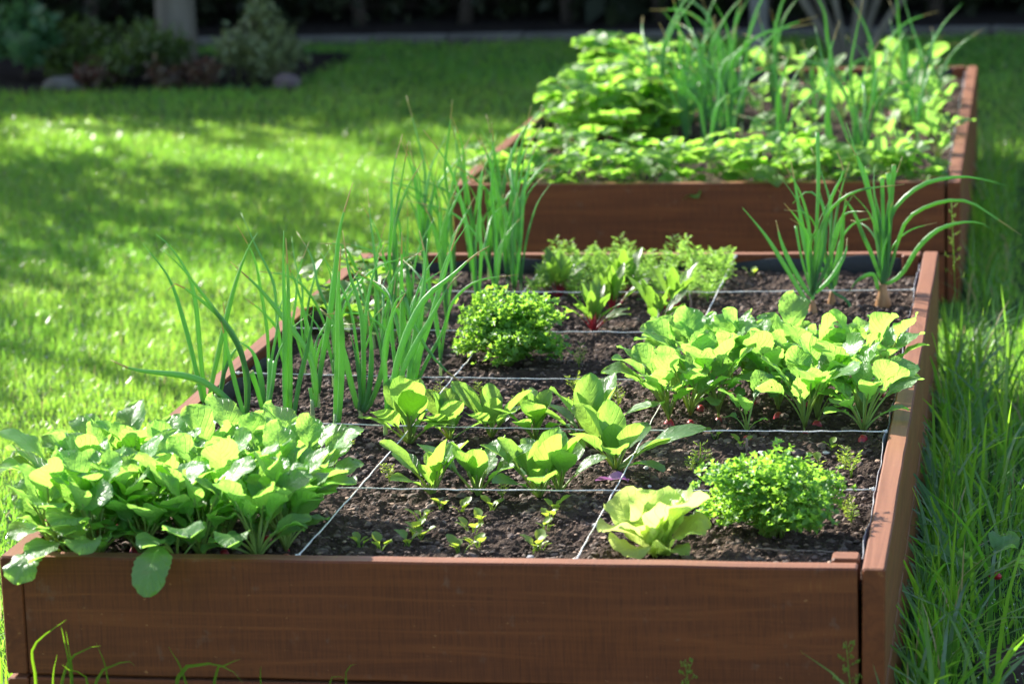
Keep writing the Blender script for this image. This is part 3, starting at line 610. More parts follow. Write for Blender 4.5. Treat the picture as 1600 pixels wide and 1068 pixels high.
# two plants whose leaves hang over the front board, one that leans over the left board
t = radish(-.385, .058, 'radish plant whose big leaf hangs down over the front board', G1, 3, .95, 0, [])
big = leaf_mesh('radish_leaf', 333, .085, .100, .056, R(38), R(178), ROUND_P, [M['radish_leaf'], M['petiole']], nt=18, nss=8, cup=-.12, wave=.03, ruffle=.03, tooth=.04)
link('leaf', big, t, (0, 0, .016), (0, 0, R(-92)), 1.0)
link('leaf', radish_v[2], t, (0, 0, .016), (0, R(12), R(-70)), .95)
t = radish(-.545, .060, 'radish plant at the corner, its pale leaf drooping over the front board', G1, 3, .95, 0, [])
big2 = leaf_mesh('radish_leaf', 334, .07, .088, .056, R(42), R(165), RADISH_P, [M['radish_leaf'], M['petiole']], nt=18, nss=8, cup=-.1, wave=.06, ruffle=.05, tooth=.05)
link('leaf', big2, t, (0, 0, .016), (0, 0, R(-110)), 1.0)
t = radish(-.50, .055, 'radish plant near the corner with two leaves resting on the front board', G1, 5, .85, 0, [(3, R(-85), 1.1, R(14)), (6, R(-125), 1.2, R(16)), (3, R(-150), 1.1, R(12))])
t = radish(-.56, .20, 'radish plant leaning out over the side board towards the lawn', G1, 3, 1.0, 0, [(2, R(175), 1.15, R(10)), (5, R(160), 1.15, R(14)), (0, R(200), 1.1, R(12)), (8, R(188), 1.2, R(8))])
t = radish(-.262, .20, 'radish plant at the clump edge, leaf stretched towards the seedling rows', G1, 5, .85, 0, [(2, R(-12), .95, R(6)), (11, R(-50), 1.1, R(10))])

G2 = 'red radish plants in the square by the right board'
RB = [(.222, .985), (.255, 1.02), (.300, 1.05), (.362, .90), (.40, 1.08), (.455, .945), (.47, 1.02), (.555, .90), (.545, 1.02), (.26, 1.14), (.35, 1.17), (.44, 1.16), (.53, 1.15), (.30, 1.26), (.40, 1.28), (.50, 1.27), (.24, 1.24), (.565, 1.24)]
RL = {0: 'red radish plant nearest the spinach, its red shoulder at the lengthwise string', 3: 'small radish plant just in front of its row, right of the lengthwise string', 1: 'red radish plant just behind the one nearest the spinach', 2: 'red radish plant third from the spinach in the front of its square', 5: 'radish plant with a bright red root standing clear at the string', 6: 'radish plant right behind the one with the clear red root', 7: 'radish plant against the sunlit-coloured liner of the side board'}
for i, (x, y) in enumerate(RB):
    lab = RL.get(i, 'radish plant in the ' + ('front' if y < 1.1 else ('middle' if y < 1.2 else 'back')) + ' row of the red radish square, ' + ('by the lengthwise string' if x < .32 else ('left of its centre' if x < .40 else ('right of its centre' if x < .5 else 'by the side board'))))
    t = radish(x, y, lab, G2, 14 if i != 3 else 5, .84 if i != 3 else .65, None, (), -.013)
    if i in (0, 9, 16):
        t.rotation_euler.z = 0
        for vi_, rz_ in ((2, 175), (0, 200), (5, 150)): link('leaf', radish_v[vi_], t, (0, 0, .014), (random.uniform(-.2, .2), .1, R(rz_)), random.uniform(.9, 1.05))
    if i in (5, 0, 2, 6): t.children[0].location.z = .002

# spinach
spin_v = [leaf_mesh('spinach_leaf', 200 + i, pet, bl, w, R(a0), R(a1), SPIN_P, [M['spinach_leaf'], M['petiole']], nt=14, nss=8, cup=c, wave=.03, ruffle=.012, twist=tw, pr=.0024)
          for i, (pet, bl, w, a0, a1, c, tw) in enumerate([
    (.036, .078, .046, 16, 34, .40, .2), (.046, .082, .048, 26, 56, .30, -.3), (.044, .076, .044, 38, 78, .25, .3), (.042, .076, .042, 48, 96, .2, -.2),
    (.022, .066, .044, 6, 16, .5, .1), (.050, .092, .046, 46, 80, .15, .4), (.020, .050, .030, 20, 40, .5, 0)])]
SPL = ['spinach plant at the front of its square, nearest the radish clump', 'spinach plant second along the front string from the radish clump', 'spinach plant third along the front string, with a long arching leaf', 'small spinach plant at the right end of the front spinach row',
       'spinach plant with a big blue-green leaf beside the spring onions', 'small spinach plant in the rear row, second from the onions', 'spinach plant in the middle of the rear spinach row', 'spinach plant in the rear row, third from its right end', 'large spinach plant at the rear string, nearest the red radishes', 'spinach plant sprawling across the lengthwise string']
for i, (x, y) in enumerate(SPINACH):
    t = plant('spinach_plant', SPL[i], 'spinach', x, y, None, 'spinach plants in the middle square')
    a = random.uniform(0, 6.28); s = .88 * [1.05, 1.08, 1.15, .95, 1.1, .9, 1.0, .95, 1.2, 1.1][i]
    for k, vi in enumerate([4, 6, 0, 1, 0, 2, 3, 1, 2] + ([5] if i in (1, 2, 8, 9) else [])):
        link('leaf', spin_v[vi], t, (0, 0, 0), (random.uniform(-.1, .1), random.uniform(-.08, .08), a + k * 2.4 + random.uniform(-.3, .3)), s * random.uniform(.88, 1.1))
    if i == 9:
        t.rotation_euler.z = 0
        link('leaf', spin_v[5], t, (0, 0, 0), (0, R(6), R(8)), 1.15); link('leaf', spin_v[3], t, (0, 0, 0), (0, R(14), R(-40)), 1.0)
    if i == 4:
        t.rotation_euler.z = 0
        link('leaf', spin_v[1], t, (0, 0, 0), (0, -.1, R(-80)), 1.25)

# lettuce
lett_v = [leaf_mesh('lettuce_leaf', 300 + i, .004, bl, w, R(a0), R(a1), LETT_P, [M['lettuce_leaf'], M['lettuce_leaf']], nt=16, nss=10, cup=c, wave=.06, ruffle=.06, twist=tw)
          for i, (bl, w, a0, a1, c, tw) in enumerate([(.098, .086, 14, 44, .40, .2), (.108, .092, 26, 66, .32, -.3), (.095, .080, 38, 92, .25, .4), (.075, .066, 8, 22, .6, 0), (.098, .075, 54, 100, .2, -.3)])]
x, y = LETTUCE[0]
t = plant('lettuce', 'pale yellow-green butter lettuce head by the front board', 'lettuce', x, y, None, None, 0)
for vi, rz, s in ((3, 30, 1.0), (3, 200, .95), (0, 100, 1.05), (0, 320, 1.0), (1, 15, 1.15), (1, 165, 1.05), (1, 70, 1.1), (2, 205, 1.1), (2, 345, 1.05), (4, 240, 1.0), (4, 300, .85), (2, 130, 1.0)):
    link('leaf', lett_v[vi], t, (0, 0, 0), (0, 0, R(rz)), s * .93)

# parsley: each stalk carries a frond of curled leaflets
def parsley_stalk(seed, L, lean, spread, nl=44):
    q = np.random.default_rng(seed)
    P = [np.zeros(3)]; N = 8
    for i in range(N):
        a = lean * (i / N) ** .7 + .04
        P.append(P[-1] + np.array((math.sin(a), q.normal(0, .03), math.cos(a))) * L / N)
    P = np.array(P); v, f, u = tube(P, np.linspace(.0018, .0009, N + 1), 5); parts = [(v, f, u, 1)]
    tip = P[-1]
    for b in range(3):      # three side stalklets
        e = tip + np.array((q.uniform(-.4, 1), q.normal(0, .9), q.uniform(.05, .6))) * spread * .55
        s0 = P[-2]
        v, f, u = tube([s0, (s0 + e) / 2 + np.array((0, 0, .004)), e], [.001, .0009, .0007], 4); parts.append((v, f, u, 1))
    for k in range(nl):
        c = tip + q.normal(0, 1, 3) * np.array((.62, .72, .30)) * spread + np.array((.002, 0, .0))
        r = q.uniform(.0050, .0092); nrm = q.normal(0, .55, 3) + np.array((.25, 0, .9)); nrm /= np.linalg.norm(nrm)
        s = np.cross(nrm, q.normal(0, 1, 3)); s /= np.linalg.norm(s); w = np.cross(nrm, s)
        m_ = 11; V = [c + nrm * r * -.25]; U = [(.5, .5)]; ph = q.uniform(0, 6.28)
        for j in range(m_):      # frilly cup
            a = 2 * PI * j / m_ * .86 + ph; rr = r * (.62 if j % 2 else 1.18)
            V.append(c + (math.cos(a) * s + math.sin(a) * w) * rr + nrm * r * (.38 * math.sin(j * 2.1 + ph) + .16)); U.append((.5, .8))
        parts.append((V, [(0, j, j + 1) for j in range(1, m_)], U, 0))
    Vs, Fs, Us, _ = merge([p_ for p_ in parts if p_[3] == 1]); V, F, U, _ = merge([p_ for p_ in parts if p_[3] == 0])
    return mesh_from('parsley_stalk', Vs, Fs, M['parsley_stem'], Us), mesh_from('parsley_frond', V, F, M['parsley_leaf'], U)
pars_v = [parsley_stalk(400 + i, L, R(a), s) for i, (L, a, s) in enumerate([(.128, 10, .021), (.128, 30, .023), (.130, 52, .023), (.125, 74, .022), (.130, 42, .023), (.115, 104, .022), (.130, 20, .022), (.075, 88, .022), (.115, 86, .022)])]
for i, (x, y) in enumerate(PARSLEY):
    t = plant('parsley', ['bright curly parsley bush beside the lettuce near the corner', 'curly parsley bush in the middle of the bed beside the spring onions'][i], 'parsley', x, y)
    t.scale = (1.06, 1.06, .90) if i == 0 else (1.08, 1.08, .92)
    lob = [random.uniform(.72, 1.2) for _ in range(9)]
    for k in range(64):
        vi = [0, 1, 2, 3, 4, 6, 5, 8, 5, 2, 7, 3][k % 12]
        st = link('stalk', pars_v[vi][0], t, (random.uniform(-.016, .016), random.uniform(-.016, .016), 0), (random.uniform(-.2, .2), random.uniform(-.15, .2), k * 2.4 + random.uniform(-.4, .4)), lob[int(((k * 2.4) % 6.2832) / .6982)] * random.uniform(.72, 1.12) * (.84 if i == 0 else 1.0))
        fr = link('frond', pars_v[vi][1], st); fr['kind'] = 'stuff'

# beets
beet_v = [leaf_mesh('beet_leaf', 500 + i, pet, bl, w, R(a0), R(a1), BEET_P, [M['beet_leaf'], M['red_petiole']], nt=10, nss=4, cup=.2, wave=.05, ruffle=.05, pr=.0017)
          for i, (pet, bl, w, a0, a1) in enumerate([(.032, .075, .024, 8, 30), (.036, .080, .025, 18, 50), (.036, .070, .022, 32, 76), (.03, .060, .020, 44, 96)])]
BL = ['young beet with red stems, front row, nearest the parsley', 'young beet with red stems, front row, beside the upright stick', 'young beet of the second row behind the one nearest the parsley', 'young beet of the second row beside the stick', 'young beet of the rear row in front of the carrots', 'young beet of the rear row nearest the onions']
for i, (x, y) in enumerate(BEETS):
    t = plant('beet_plant', BL[i], 'beet', x, min(y, 2.40), None, 'young beets in front of the carrot tops')
    for k, vi in enumerate((0, 0, 1, 1, 2, 1, 2, 3, 0, 1, 0, 2, 3)):
        link('leaf', beet_v[vi], t, (0, 0, 0), (random.uniform(-.1, .1), 0, k * 2.4 + random.uniform(-.3, .3)), random.uniform(.85, 1.1))

# carrots: feathery leaves
def feather(name, seed, L, lean, mat, wid=.030, npair=9, thin=.0016):
    q = np.random.default_rng(seed); N = 10; P = [np.zeros(3)]
    for i in range(N):
        a = .08 + lean * (i / N) ** 1.5
        P.append(P[-1] + np.array((math.sin(a), q.normal(0, .04), math.cos(a))) * L / N)
    P = np.array(P); v, f, u = tube(P, np.linspace(.0013, .0005, N + 1), 4); parts = [(v, f, u, 0)]
    for k in range(npair):
        t = .30 + .70 * k / npair; i = t * N; c = np.array([np.interp(i, range(N + 1), P[:, d]) for d in range(3)])
        ln = wid * (1.0 - .55 * (k / npair)) * (.6 + .8 * (k > 0))
        for s in (-1, 1):
            d = np.array((.45 + q.normal(0, .12), s, .35 + q.normal(0, .2))); d /= np.linalg.norm(d)
            e = c + d * ln; m_ = np.cross(d, (0, 0, 1)); m_ /= np.linalg.norm(m_) + 1e-6
            parts.append(([c - m_ * thin * .5, c + m_ * thin * .5, e], [(0, 1, 2)], [(0, 0)] * 3, 0))
            for j in range(4):      # secondary lobes
                b = c + d * ln * (.3 + .2 * j)
                for s2 in (-1, 1):
                    e2 = b + (d * .6 + m_ * s2 * .75 + np.array((0, 0, q.normal(.1, .25)))) * ln * (.42 - .06 * j)
                    w_ = np.cross(e2 - b, q.normal(0, 1, 3)); w_ /= np.linalg.norm(w_) + 1e-6
                    parts.append(([b - w_ * thin * .6, b + w_ * thin * .6, e2, ], [(0, 1, 2)], [(0, 0)] * 3, 0))
    V, F, U, I = merge(parts)
    return mesh_from(name, V, F, mat, U, None)
car_v = [feather('carrot_leaf', 600 + i, L, R(a), M['carrot_leaf'], w, 9, .0026) for i, (L, a, w) in enumerate([(.10, 25, .028), (.095, 50, .030), (.085, 80, .028), (.11, 35, .03)])]
for r_ in range(5):
    for k in range(8):
        x = -.175 + .352 * k / 7 + random.uniform(-.012, .012); y = 2.09 + .075 * r_ + random.uniform(-.012, .012)
        if r_ == 0 and k in (1, 4): continue
        t = plant('carrot_plant', 'feathery carrot top in the ' + ['front', 'second', 'middle', 'fourth', 'rearmost'][r_] + ' row of the carrot patch' + (', onion side' if k < 3 else (', middle' if k < 6 else ', side of the bare soil')), 'carrot', x, min(y, 2.415), None, 'carrot tops in the rear middle square')
        cs_ = random.uniform(.55, .82)
        for j in range(5):
            link('leaf', car_v[random.randrange(4)], t, (0, 0, 0), (random.uniform(-.1, .1), 0, j * 1.26 + random.uniform(-.4, .4)), cs_ * random.uniform(.8, 1.1))

# seedlings
seed_v = [feather('seedling_leaf', 650 + i, L, R(a), M['seedling_leaf'], w, 5, .0016) for i, (L, a, w) in enumerate([(.045, 40, .013), (.055, 55, .015), (.06, 30, .016)])]
coty = [leaf_mesh('seedling_leaf', 680 + i, .012, .014 + .004 * i, .011 + .002 * i, R(25), R(80), OVAL_P, [M['seedling_leaf'], M['seedling_leaf']], nt=5, nss=4, cup=.2, wave=.04, pr=.0008) for i in range(3)]
FEATHERY = set(range(0, 16)) | {31, 32, 33}
for i, (x, y) in enumerate(SEEDLINGS):
    if y > 2.41: continue
    if i in FEATHERY:
        t = plant('carrot_seedling', 'wispy feathery seedling alone on bare soil by the corner parsley' if i in (8, 9, 10, 11) else 'tiny feathery seedling on the bare soil between the squares', 'seedling', x, y, None, 'feathery seedlings dotted over the soil')
        for k in range(3): link('leaf', seed_v[random.randrange(3)], t, (0, 0, 0), (0, 0, k * 2.1 + random.uniform(-.4, .4)), random.uniform(.5, .8) * (1.5 if i in (8, 10) else 1))
    else:
        front = y < .48
        t = plant('round_leaf_seedling', ('tiny round-leaved seedling by the front board, in the sown row ' + ('nearest the radish clump' if x < -.05 else ('in the middle' if x < .06 else 'nearest the lettuce'))) if front else 'tiny round-leaved seedling on dark soil farther back', 'seedling', x, y, None, 'sown seedlings' if front else 'stray seedlings')
        for k in range(5 if front else 3): link('leaf', coty[random.randrange(3)], t, (random.uniform(-.006, .006), random.uniform(-.006, .006), 0), (0, 0, k * 2.2 + random.uniform(-.4, .4)), random.uniform(.7, 1.2))

# ------------------------------------------------------------------ onions
def onion_tube(name, pts_mm, r, seed, start, cut=False, flat=.72):
    q = random.Random(seed)
    P = [np.array(start, float)] + [np.array(p) / 1000.0 for p in pts_mm]
    C = catmull(P, 16); t = np.linspace(0, 1, 16)
    rad = r * (0.82 + .35 * np.sin(np.clip(t * 1.15, 0, 1) * PI) ** .8) * np.where(t > .55, np.clip((1 - t) / .45, 0, 1) ** .6, 1)
    if cut: rad = r * (0.82 + .30 * t)
    rad = np.maximum(rad, .0006)
    v, f, u = tube(C, rad, 8, flat, True, (q.uniform(-.5, .5), q.uniform(-1, 1), .1))
    mi = [0] * len(f)
    if cut: mi[-1] = 1
    else:
        for i in range(14 * 8, 15 * 8): mi[i] = 1 if q.random() < 0 else 0
    if not cut and q.random() < .4:
        for i in range(13 * 8, 15 * 8): mi[i] = 1      # withered tip
    return mesh_from(name, v, f, [M['onion_leaf'], M['dry_tip']], u, mi)
v, f, u = lathe([(.0042, -.01), (.0046, .004), (.0040, .02), (.0036, .034), (.0026, .046)], 9)
sheath = mesh_from('onion_stem', v, f, M['onion_sheath'], u)
v, f, u = lathe([(.012, -.012), (.0175, .002), (.0185, .016), (.014, .032), (.0085, .046), (.007, .056)], 14)
bulb = mesh_from('onion_bulb', v, f, M['onion_skin'], u)
OL = ['spring onion beside the side board with arching leaves leaning over the lawn', 'small spring onion tucked against the side board', 'spring onion with one leaf lying out sideways over the board', 'spring onion with short snipped leaves and yellow ends', 'spring onion at the string with two broad upright leaves',
      'spring onion with a snipped stub and a long leaf leaning back', 'spring onion with the tallest leaf, straight and pointed', 'slender spring onion in front of the string', 'spring onion with a fan of six blue-green leaves', 'spring onion at the string with two long leaves arching to the parsley', 'spring onion with a bent leaf drooping down to the soil', 'spring onion with a dense sheaf of upright leaves']
for i, ((x, y), leaves) in enumerate(FRONT_ONIONS):
    t = plant('spring_onion', OL[i], 'onion', x, y, SOIL, 'spring onions in the near square', 0)
    link('stem', sheath, t, (0, 0, 0), None, random.uniform(.85, 1.15))
    for k, pts in enumerate(leaves):
        short = len(pts) <= 3
        link('leaf', onion_tube('onion_leaf', pts, .0042 * random.uniform(.8, 1.2), i * 20 + k, (0, 0, .034), short), t)
def gen_onion_leaf(seed, H, lean, droop, r):
    q = random.Random(seed); pts = []
    for k in range(1, 6):
        s = k / 5; a = lean * s + droop * max(0, s - .55) ** 1.5
        pts.append((1000 * (math.sin(a) * H * s), 1000 * q.uniform(-.012, .012) * s, 1000 * (math.cos(a) * H * s)))
    return onion_tube('onion_leaf', pts, r, seed, (0, 0, .03))
on_v = [gen_onion_leaf(700 + i, H, R(l), R(d), r) for i, (H, l, d, r) in enumerate([(.34, 5, 10, .0034), (.30, 10, 16, .0033), (.37, 7, 30, .0035), (.27, 20, 20, .0030), (.32, 16, 70, .0033), (.24, 24, 60, .0030), (.40, 4, 25, .0036), (.30, 26, 40, .0031)])]
def on_late(k): return on_v[k % 8]
for i, ((x, y), leaves) in enumerate(REAR_ONIONS):
    t = plant('bulb_onion', ['onion with a brown papery bulb and leaves arching over the side board', 'clump of onion leaves left of the papery bulb onion', 'short onion between the two big onion clumps'][i], 'onion', x, y, SOIL, 'onions in the rear square by the side board', 0)
    link('bulb', bulb, t, (0, 0, -.012), None, (.95, .95, 1.15) if i == 0 else (.6, .6, .8))
    for k in range(7): link('leaf', on_late(k + i), t, (0, 0, .02), (random.uniform(-.1, .1), 0, k * 1.7 + i), random.uniform(.55, 1.0))
    for k, pts in enumerate(leaves):
        link('leaf', onion_tube('onion_leaf', pts, .0040 * random.uniform(.8, 1.2), 900 + i * 20 + k, (random.uniform(-.004, .004), 0, .05), len(pts) <= 3), t)
def rand_onion(x, y, label, group, nl=5, s=1.0, z=None, pick=(0, 1, 2, 3, 6, 0, 6, 7)):
    t = plant('spring_onion', label, 'onion', x, y, z, group)
    link('stem', sheath, t, (0, 0, -.004), None, (s * .75, s * .75, s * .85))
    for k in range(nl):
        link('leaf', on_v[random.choice(pick)], t, (0, 0, 0), (random.uniform(-.08, .08), random.uniform(-.06, .06), k * 2.4 + random.uniform(-.5, .5)), s * random.uniform(.75, 1.1))
    return t
for r_ in range(3):
    for k in range(4):
        rand_onion(-.52 + .085 * k + random.uniform(-.02, .02), 1.16 + .12 * r_ + random.uniform(-.03, .03), 'blue-green spring onion behind the near square, ' + ['first', 'second', 'third'][r_] + ' row, ' + ['by the side board', 'second from the side board', 'third from the side board', 'nearest the parsley'][k], 'spring onions behind the near square', 3, random.uniform(.8, 1.0), None, (0, 1, 6, 3, 7, 2, 4))
for k in range(9):
    rand_onion(-.46 + .026 * k + random.uniform(-.01, .01), 2.30 + random.uniform(-.09, .07), 'tall onion in the rear corner of the strung bed, ' + ('nearest the side board' if k < 3 else ('in the middle' if k < 6 else 'nearest the carrots')), 'tall onions in the rear corner', 5, 1.02)

for k in range(9):
    rand_onion(-.40 + .022 * k + random.uniform(-.02, .02), 1.58 + .075 * k + random.uniform(-.02, .02), 'blue-green onion in the file leading from the near onions to the rear corner, ' + ('near' if k < 3 else ('middle' if k < 6 else 'far')) + ' part', 'onions leading to the rear corner', 4, .95)

# trifoliate strawberry-like plants
def trifoliate(name, seed, pet, s, lean, mat):
    q = random.Random(seed); parts = []
    a = lean; tip = np.array((math.sin(a) * pet, 0, math.cos(a) * pet)); midp = np.array((math.sin(a * .6) * pet * .5, 0, math.cos(a * .6) * pet * .5))
    v, f, u = tube(catmull([(0, 0, 0), midp, tip], 6), [.0014] * 6, 4); parts.append((v, f, u, 1))
    for k, rz in enumerate((0, 1.35, -1.35)):
        n, m_ = 6, 4; V, F, U = [], [], []
        for i in range(n + 1):
            t = i / n; w = s * .42 * OVAL_P(t) * (1 + .08 * (i % 2))
            for j in range(m_ + 1):
                sj = -1 + 2 * j / m_; lx, ly = s * t, sj * w
                lz = .35 * w * abs(sj) - .25 * s * t * t + s * .04 * math.sin(i * 2.3 + j * 3 + seed) + .25 * s * t
                V.append(tip + np.array((lx * math.cos(rz) - ly * math.sin(rz), lx * math.sin(rz) + ly * math.cos(rz), lz))); U.append((.5 + .5 * sj, t))
        for i in range(n):
            for j in range(m_):
                b = i * (m_ + 1) + j; F.append((b, b + 1, b + m_ + 2, b + m_ + 1))
        parts.append((V, F, U, 0))
    V, F, U, I = merge(parts)
    return mesh_from(name, V, F, [mat, M['petiole']], U, I)
straw_v = [trifoliate('strawberry_leaf', 800 + i, p, s, R(l), M['strawberry_leaf']) for i, (p, s, l) in enumerate([(.12, .055, 20), (.10, .060, 45), (.14, .050, 10), (.08, .050, 65)])]
straw_n = [trifoliate('leafy_plant_leaf', 820 + i, p, s, R(l), M['bushy_leaf']) for i, (p, s, l) in enumerate([(.12, .050, 20), (.10, .055, 45), (.14, .045, 10), (.08, .045, 65)])]
def strawberry(x, y, label, group, nl=8, s=1.0, vs=None):
    t = plant('strawberry_plant', label, 'strawberry', x, y, None, group)
    for k in range(nl):
        link('leaf', (vs or straw_v)[k % 4], t, (0, 0, 0), (random.uniform(-.5, .5), random.uniform(-.4, .3), k * 2.4 + random.uniform(-.4, .4)), s * random.uniform(.8, 1.15))
for (x, y) in ((-.53, 1.72), (-.46, 1.80), (-.54, 1.92), (-.40, 1.68), (-.46, 2.02), (-.55, 2.12)):
    strawberry(x, y, 'bright leafy plant behind the spring onions, ' + ('against' if x < -.5 else 'away from') + ' the side board, ' + ('near' if y < 1.85 else 'far') + ' end', 'leafy plants between the onion squares', 6, .9, straw_n)

# ------------------------------------------------------------------ farther bed
def where2(x, y):
    return ('along the front board' if y < 3.72 else ('in the near half' if y < 4.5 else ('in the far half' if y < 5.2 else 'at the far end'))) + ' of the farther bed, ' + ('lawn side' if x < -.3 else ('left of centre' if x < 0 else ('right of centre' if x < .3 else 'outer board side')))
for i in range(20):
    x = -.50 + .30 * random.random(); y = 4.05 + 1.4 * random.random()
    strawberry(x, y, 'bright leafy plant ' + where2(x, y), 'leafy plants in the farther bed', 10, 1.25)
for i in range(30):
    x = -.52 + .076 * (i % 15) + random.uniform(-.02, .02); y = 3.51 + .085 * (i // 15) + random.uniform(-.02, .03)
    strawberry(x, y, 'low leafy plant ' + where2(x, y), 'low leafy plants in the farther bed', 6, .78)
for i in range(15):
    x = -.50 + 1.06 * random.random(); y = 3.70 + .9 * random.random()
    strawberry(x, y, 'low leafy plant ' + where2(x, y), 'low leafy plants in the farther bed', 6, .85)
for i in range(10):
    x, y = -.30 + .34 * random.random(), 4.05 + .8 * random.random()
    rand_onion(x, y, 'tall onion ' + where2(x, y), 'tall onions in the farther bed', 6, 1.3, None, (0, 1, 2, 3, 4, 6, 7, 5))
for i in range(19):
    x, y = 0 + .56 * random.random(), 3.55 + 1.3 * random.random()
    rand_onion(x, y, 'thin onion ' + where2(x, y), 'thin onions in the farther bed', 3, 1.1, None, (0, 1, 2, 3, 4, 6, 7, 5))
for i in range(28):
    x = .14 + .46 * random.random(); y = 3.55 + 1.5 * random.random()
    radish(x, y, 'radish plant ' + where2(x, y), 'radishes in the farther bed', 7, .72)
for i in range(13):
    x = -.05 + .62 * random.random(); y = 4.7 + 1.0 * random.random()
    radish(x, y, 'broad-leaved plant ' + where2(x, y), 'leafy plants at the far end', 7, .85)

# ------------------------------------------------------------------ small things on the soil
def sz(x, y): return float(soil_h(np.array([x]), np.array([y]))[0])
x, y, _ = SPOTS['petal']
me = leaf_mesh('purple_leaf', 901, .002, .055, .022, R(70), R(112), OVAL_P, [M['petal'], M['petal']], nt=8, nss=4, cup=.5, wave=.12)
o = link('fallen_leaf', me, None, (x - .030, y + .004, sz(x, y) + .012), (0, 0, R(-8)))
tag(o, 'fallen purple leaf lying where two strings cross', 'leaf')
def twig(label, pts, r, seed):
    q = np.random.default_rng(seed); C = catmull(pts, 14) + q.normal(0, r * .25, (14, 3))
    v, f, u = tube(C, r * (1 + q.uniform(-.2, .2, 14)), 6)
    o = link('twig', mesh_from('twig', v, f, M['twig'], u)); tag(o, label, 'twig')
x, y, z = SPOTS['stick']; twig('thin brown stick standing upright beside the beets', [(x, y, z - .02), (x + .001, y, z + .04), (x - .001, y, z + .078)], .0022, 1)
x, y, z = SPOTS['stick2']; twig('short stick poking up in front of the red radishes', [(x, y, z - .02), (x, y, z + .012), (x + .001, y, z + .024)], .0020, 2)
x, y, z = SPOTS['twig_a']; twig('short dead twig lying among the sown seedling rows', [(x - .012, y - .045, z + .005), (x, y, z + .007), (x + .012, y + .04, z + .006)], .0032, 3)
x, y, z = SPOTS['twig_b']; twig('thin pale twig lying on soil in front of the corner parsley', [(x - .07, y + .01, z + .004), (x - .02, y - .01, z + .006), (x + .02, y - .008, z + .006), (x + .05, y - .012, z + .005)], .0016, 4)
for i, (x, y) in enumerate(PEBBLES):
    q = np.random.default_rng(40 + i)
    me = blobs('pebble', np.zeros((1, 3)), np.array([.0075 if i in (0, 1, 4) else .005]), M['pebble'], 50 + i, .6)
    o = link('pebble', me, None, (x, y, sz(x, y) + .004), (0, 0, q.uniform(0, 6)))
    tag(o, 'whitish pebble beside a slender spring onion' if i == 0 else 'small pale pebble lying on the dark soil', 'pebble', 'pale pebbles on the soil')

# ------------------------------------------------------------------ grass
def blades(P, H, W, lean, tint, mat, name, segs=2, curl=1.0, seed=0):
    """one grass blade per point: tapering strip that bends over"""
    r = np.random.default_rng(seed); n = len(P); az = r.uniform(0, 2 * PI, n); face = az + r.normal(PI / 2, .5, n)
    d = np.stack([np.cos(az), np.sin(az), np.zeros(n)], 1); s = np.stack([np.cos(face), np.sin(face), np.zeros(n)], 1)
    rows = []
    for k in range(segs + 1):
        t = k / segs
        c = P + d * (H * lean * (t ** 1.7))[:, None] * curl + np.array((0, 0, 1))[None] * (H * (t - .35 * np.clip(lean, 0, 1.4) * t ** 2.5))[:, None]
        if k < segs:
            w = (W * .5 * (1 - .55 * t))[:, None]; rows += [c - s * w, c + s * w]
        else: rows.append(c)
    V = np.stack(rows, 1); m_ = V.shape[1]; tr = []
    for k in range(segs - 1):
        a = 2 * k; tr += [(a, a + 1, a + 3), (a, a + 3, a + 2)]
    tr.append((2 * segs - 2, 2 * segs - 1, 2 * segs))
    T = np.array(tr)[None] + (np.arange(n) * m_)[:, None, None]
    return fast_tris(name, V.reshape(-1, 3), T.reshape(-1, 3), mat, np.repeat(tint, m_))

def inside_beds(x, y):
    return ((x > -.64) & (x < .64) & (y > -.01) & (y < 2.475)) | ((x > -.61) & (x < .665) & (y > 3.41) & (y < 5.81))
def scatter(x0, x1, y0, y1, dens):
    n = int((x1 - x0) * (y1 - y0) * dens); return rng.uniform(x0, x1, n), rng.uniform(y0, y1, n)
X, Y = [], []
for (x0, x1, y0, y1, de) in ((-2.2, -.62, .4, 2.6, 17000), (-3.2, -.6, 2.6, 5.0, 15000), (-3.6, -.6, 5.0, 6.6, 13000), (-3.6, 1.6, 6.6, 9.42, 4200), (-.62, 1.4, 5.75, 6.6, 4200), (-.7, .7, 2.45, 3.45, 3500), (.62, 1.5, 2.2, 6.0, 4200), (.62, 1.35, -.3, 2.2, 5000), (-1.3, -.62, -.5, .4, 6000)):
    a, b = scatter(x0, x1, y0, y1, de); X.append(a); Y.append(b)
X = np.concatenate(X); Y = np.concatenate(Y)
lim = -1.35 - (Y - 1.9) * .305 - .5
bare = (np.hypot((X - .86) / .12, (Y - .45) / .22) < 1) & (rng.random(len(X)) < .85)
keep = ~inside_beds(X, Y) & (X > np.minimum(lim, -1.5)) & ~((X > -4.4) & (X < -2.1) & (Y > 7.8) & (Y < 9.1)) & ~bare
X, Y = X[keep], Y[keep]; n = len(X)
patch = noise2(X + 20, Y + 20, 77, 3.0)
H = (.021 + .027 * rng.random(n) ** 1.8) * (.65 + .75 * patch)
W = rng.uniform(.0016, .0032, n) * np.where(Y > 6, 1.5, 1.0)
P = np.stack([X, Y, np.full(n, -.002)], 1)
tint = np.clip(.15 + .55 * noise2(X + 40, Y + 40, 78, 1.7) + rng.normal(0, .16, n), 0, 1)
tint[rng.random(n) < .035] = 2.0      # dead straw
tag(link('lawn_grass', blades(P, H, W, np.abs(rng.normal(.55, .35, n)), tint, M['lawn_blade'], 'lawn_grass', 2, 1.0, 1)), 'short mown green lawn grass around the beds', 'grass', kind='stuff')
n_lawn = n
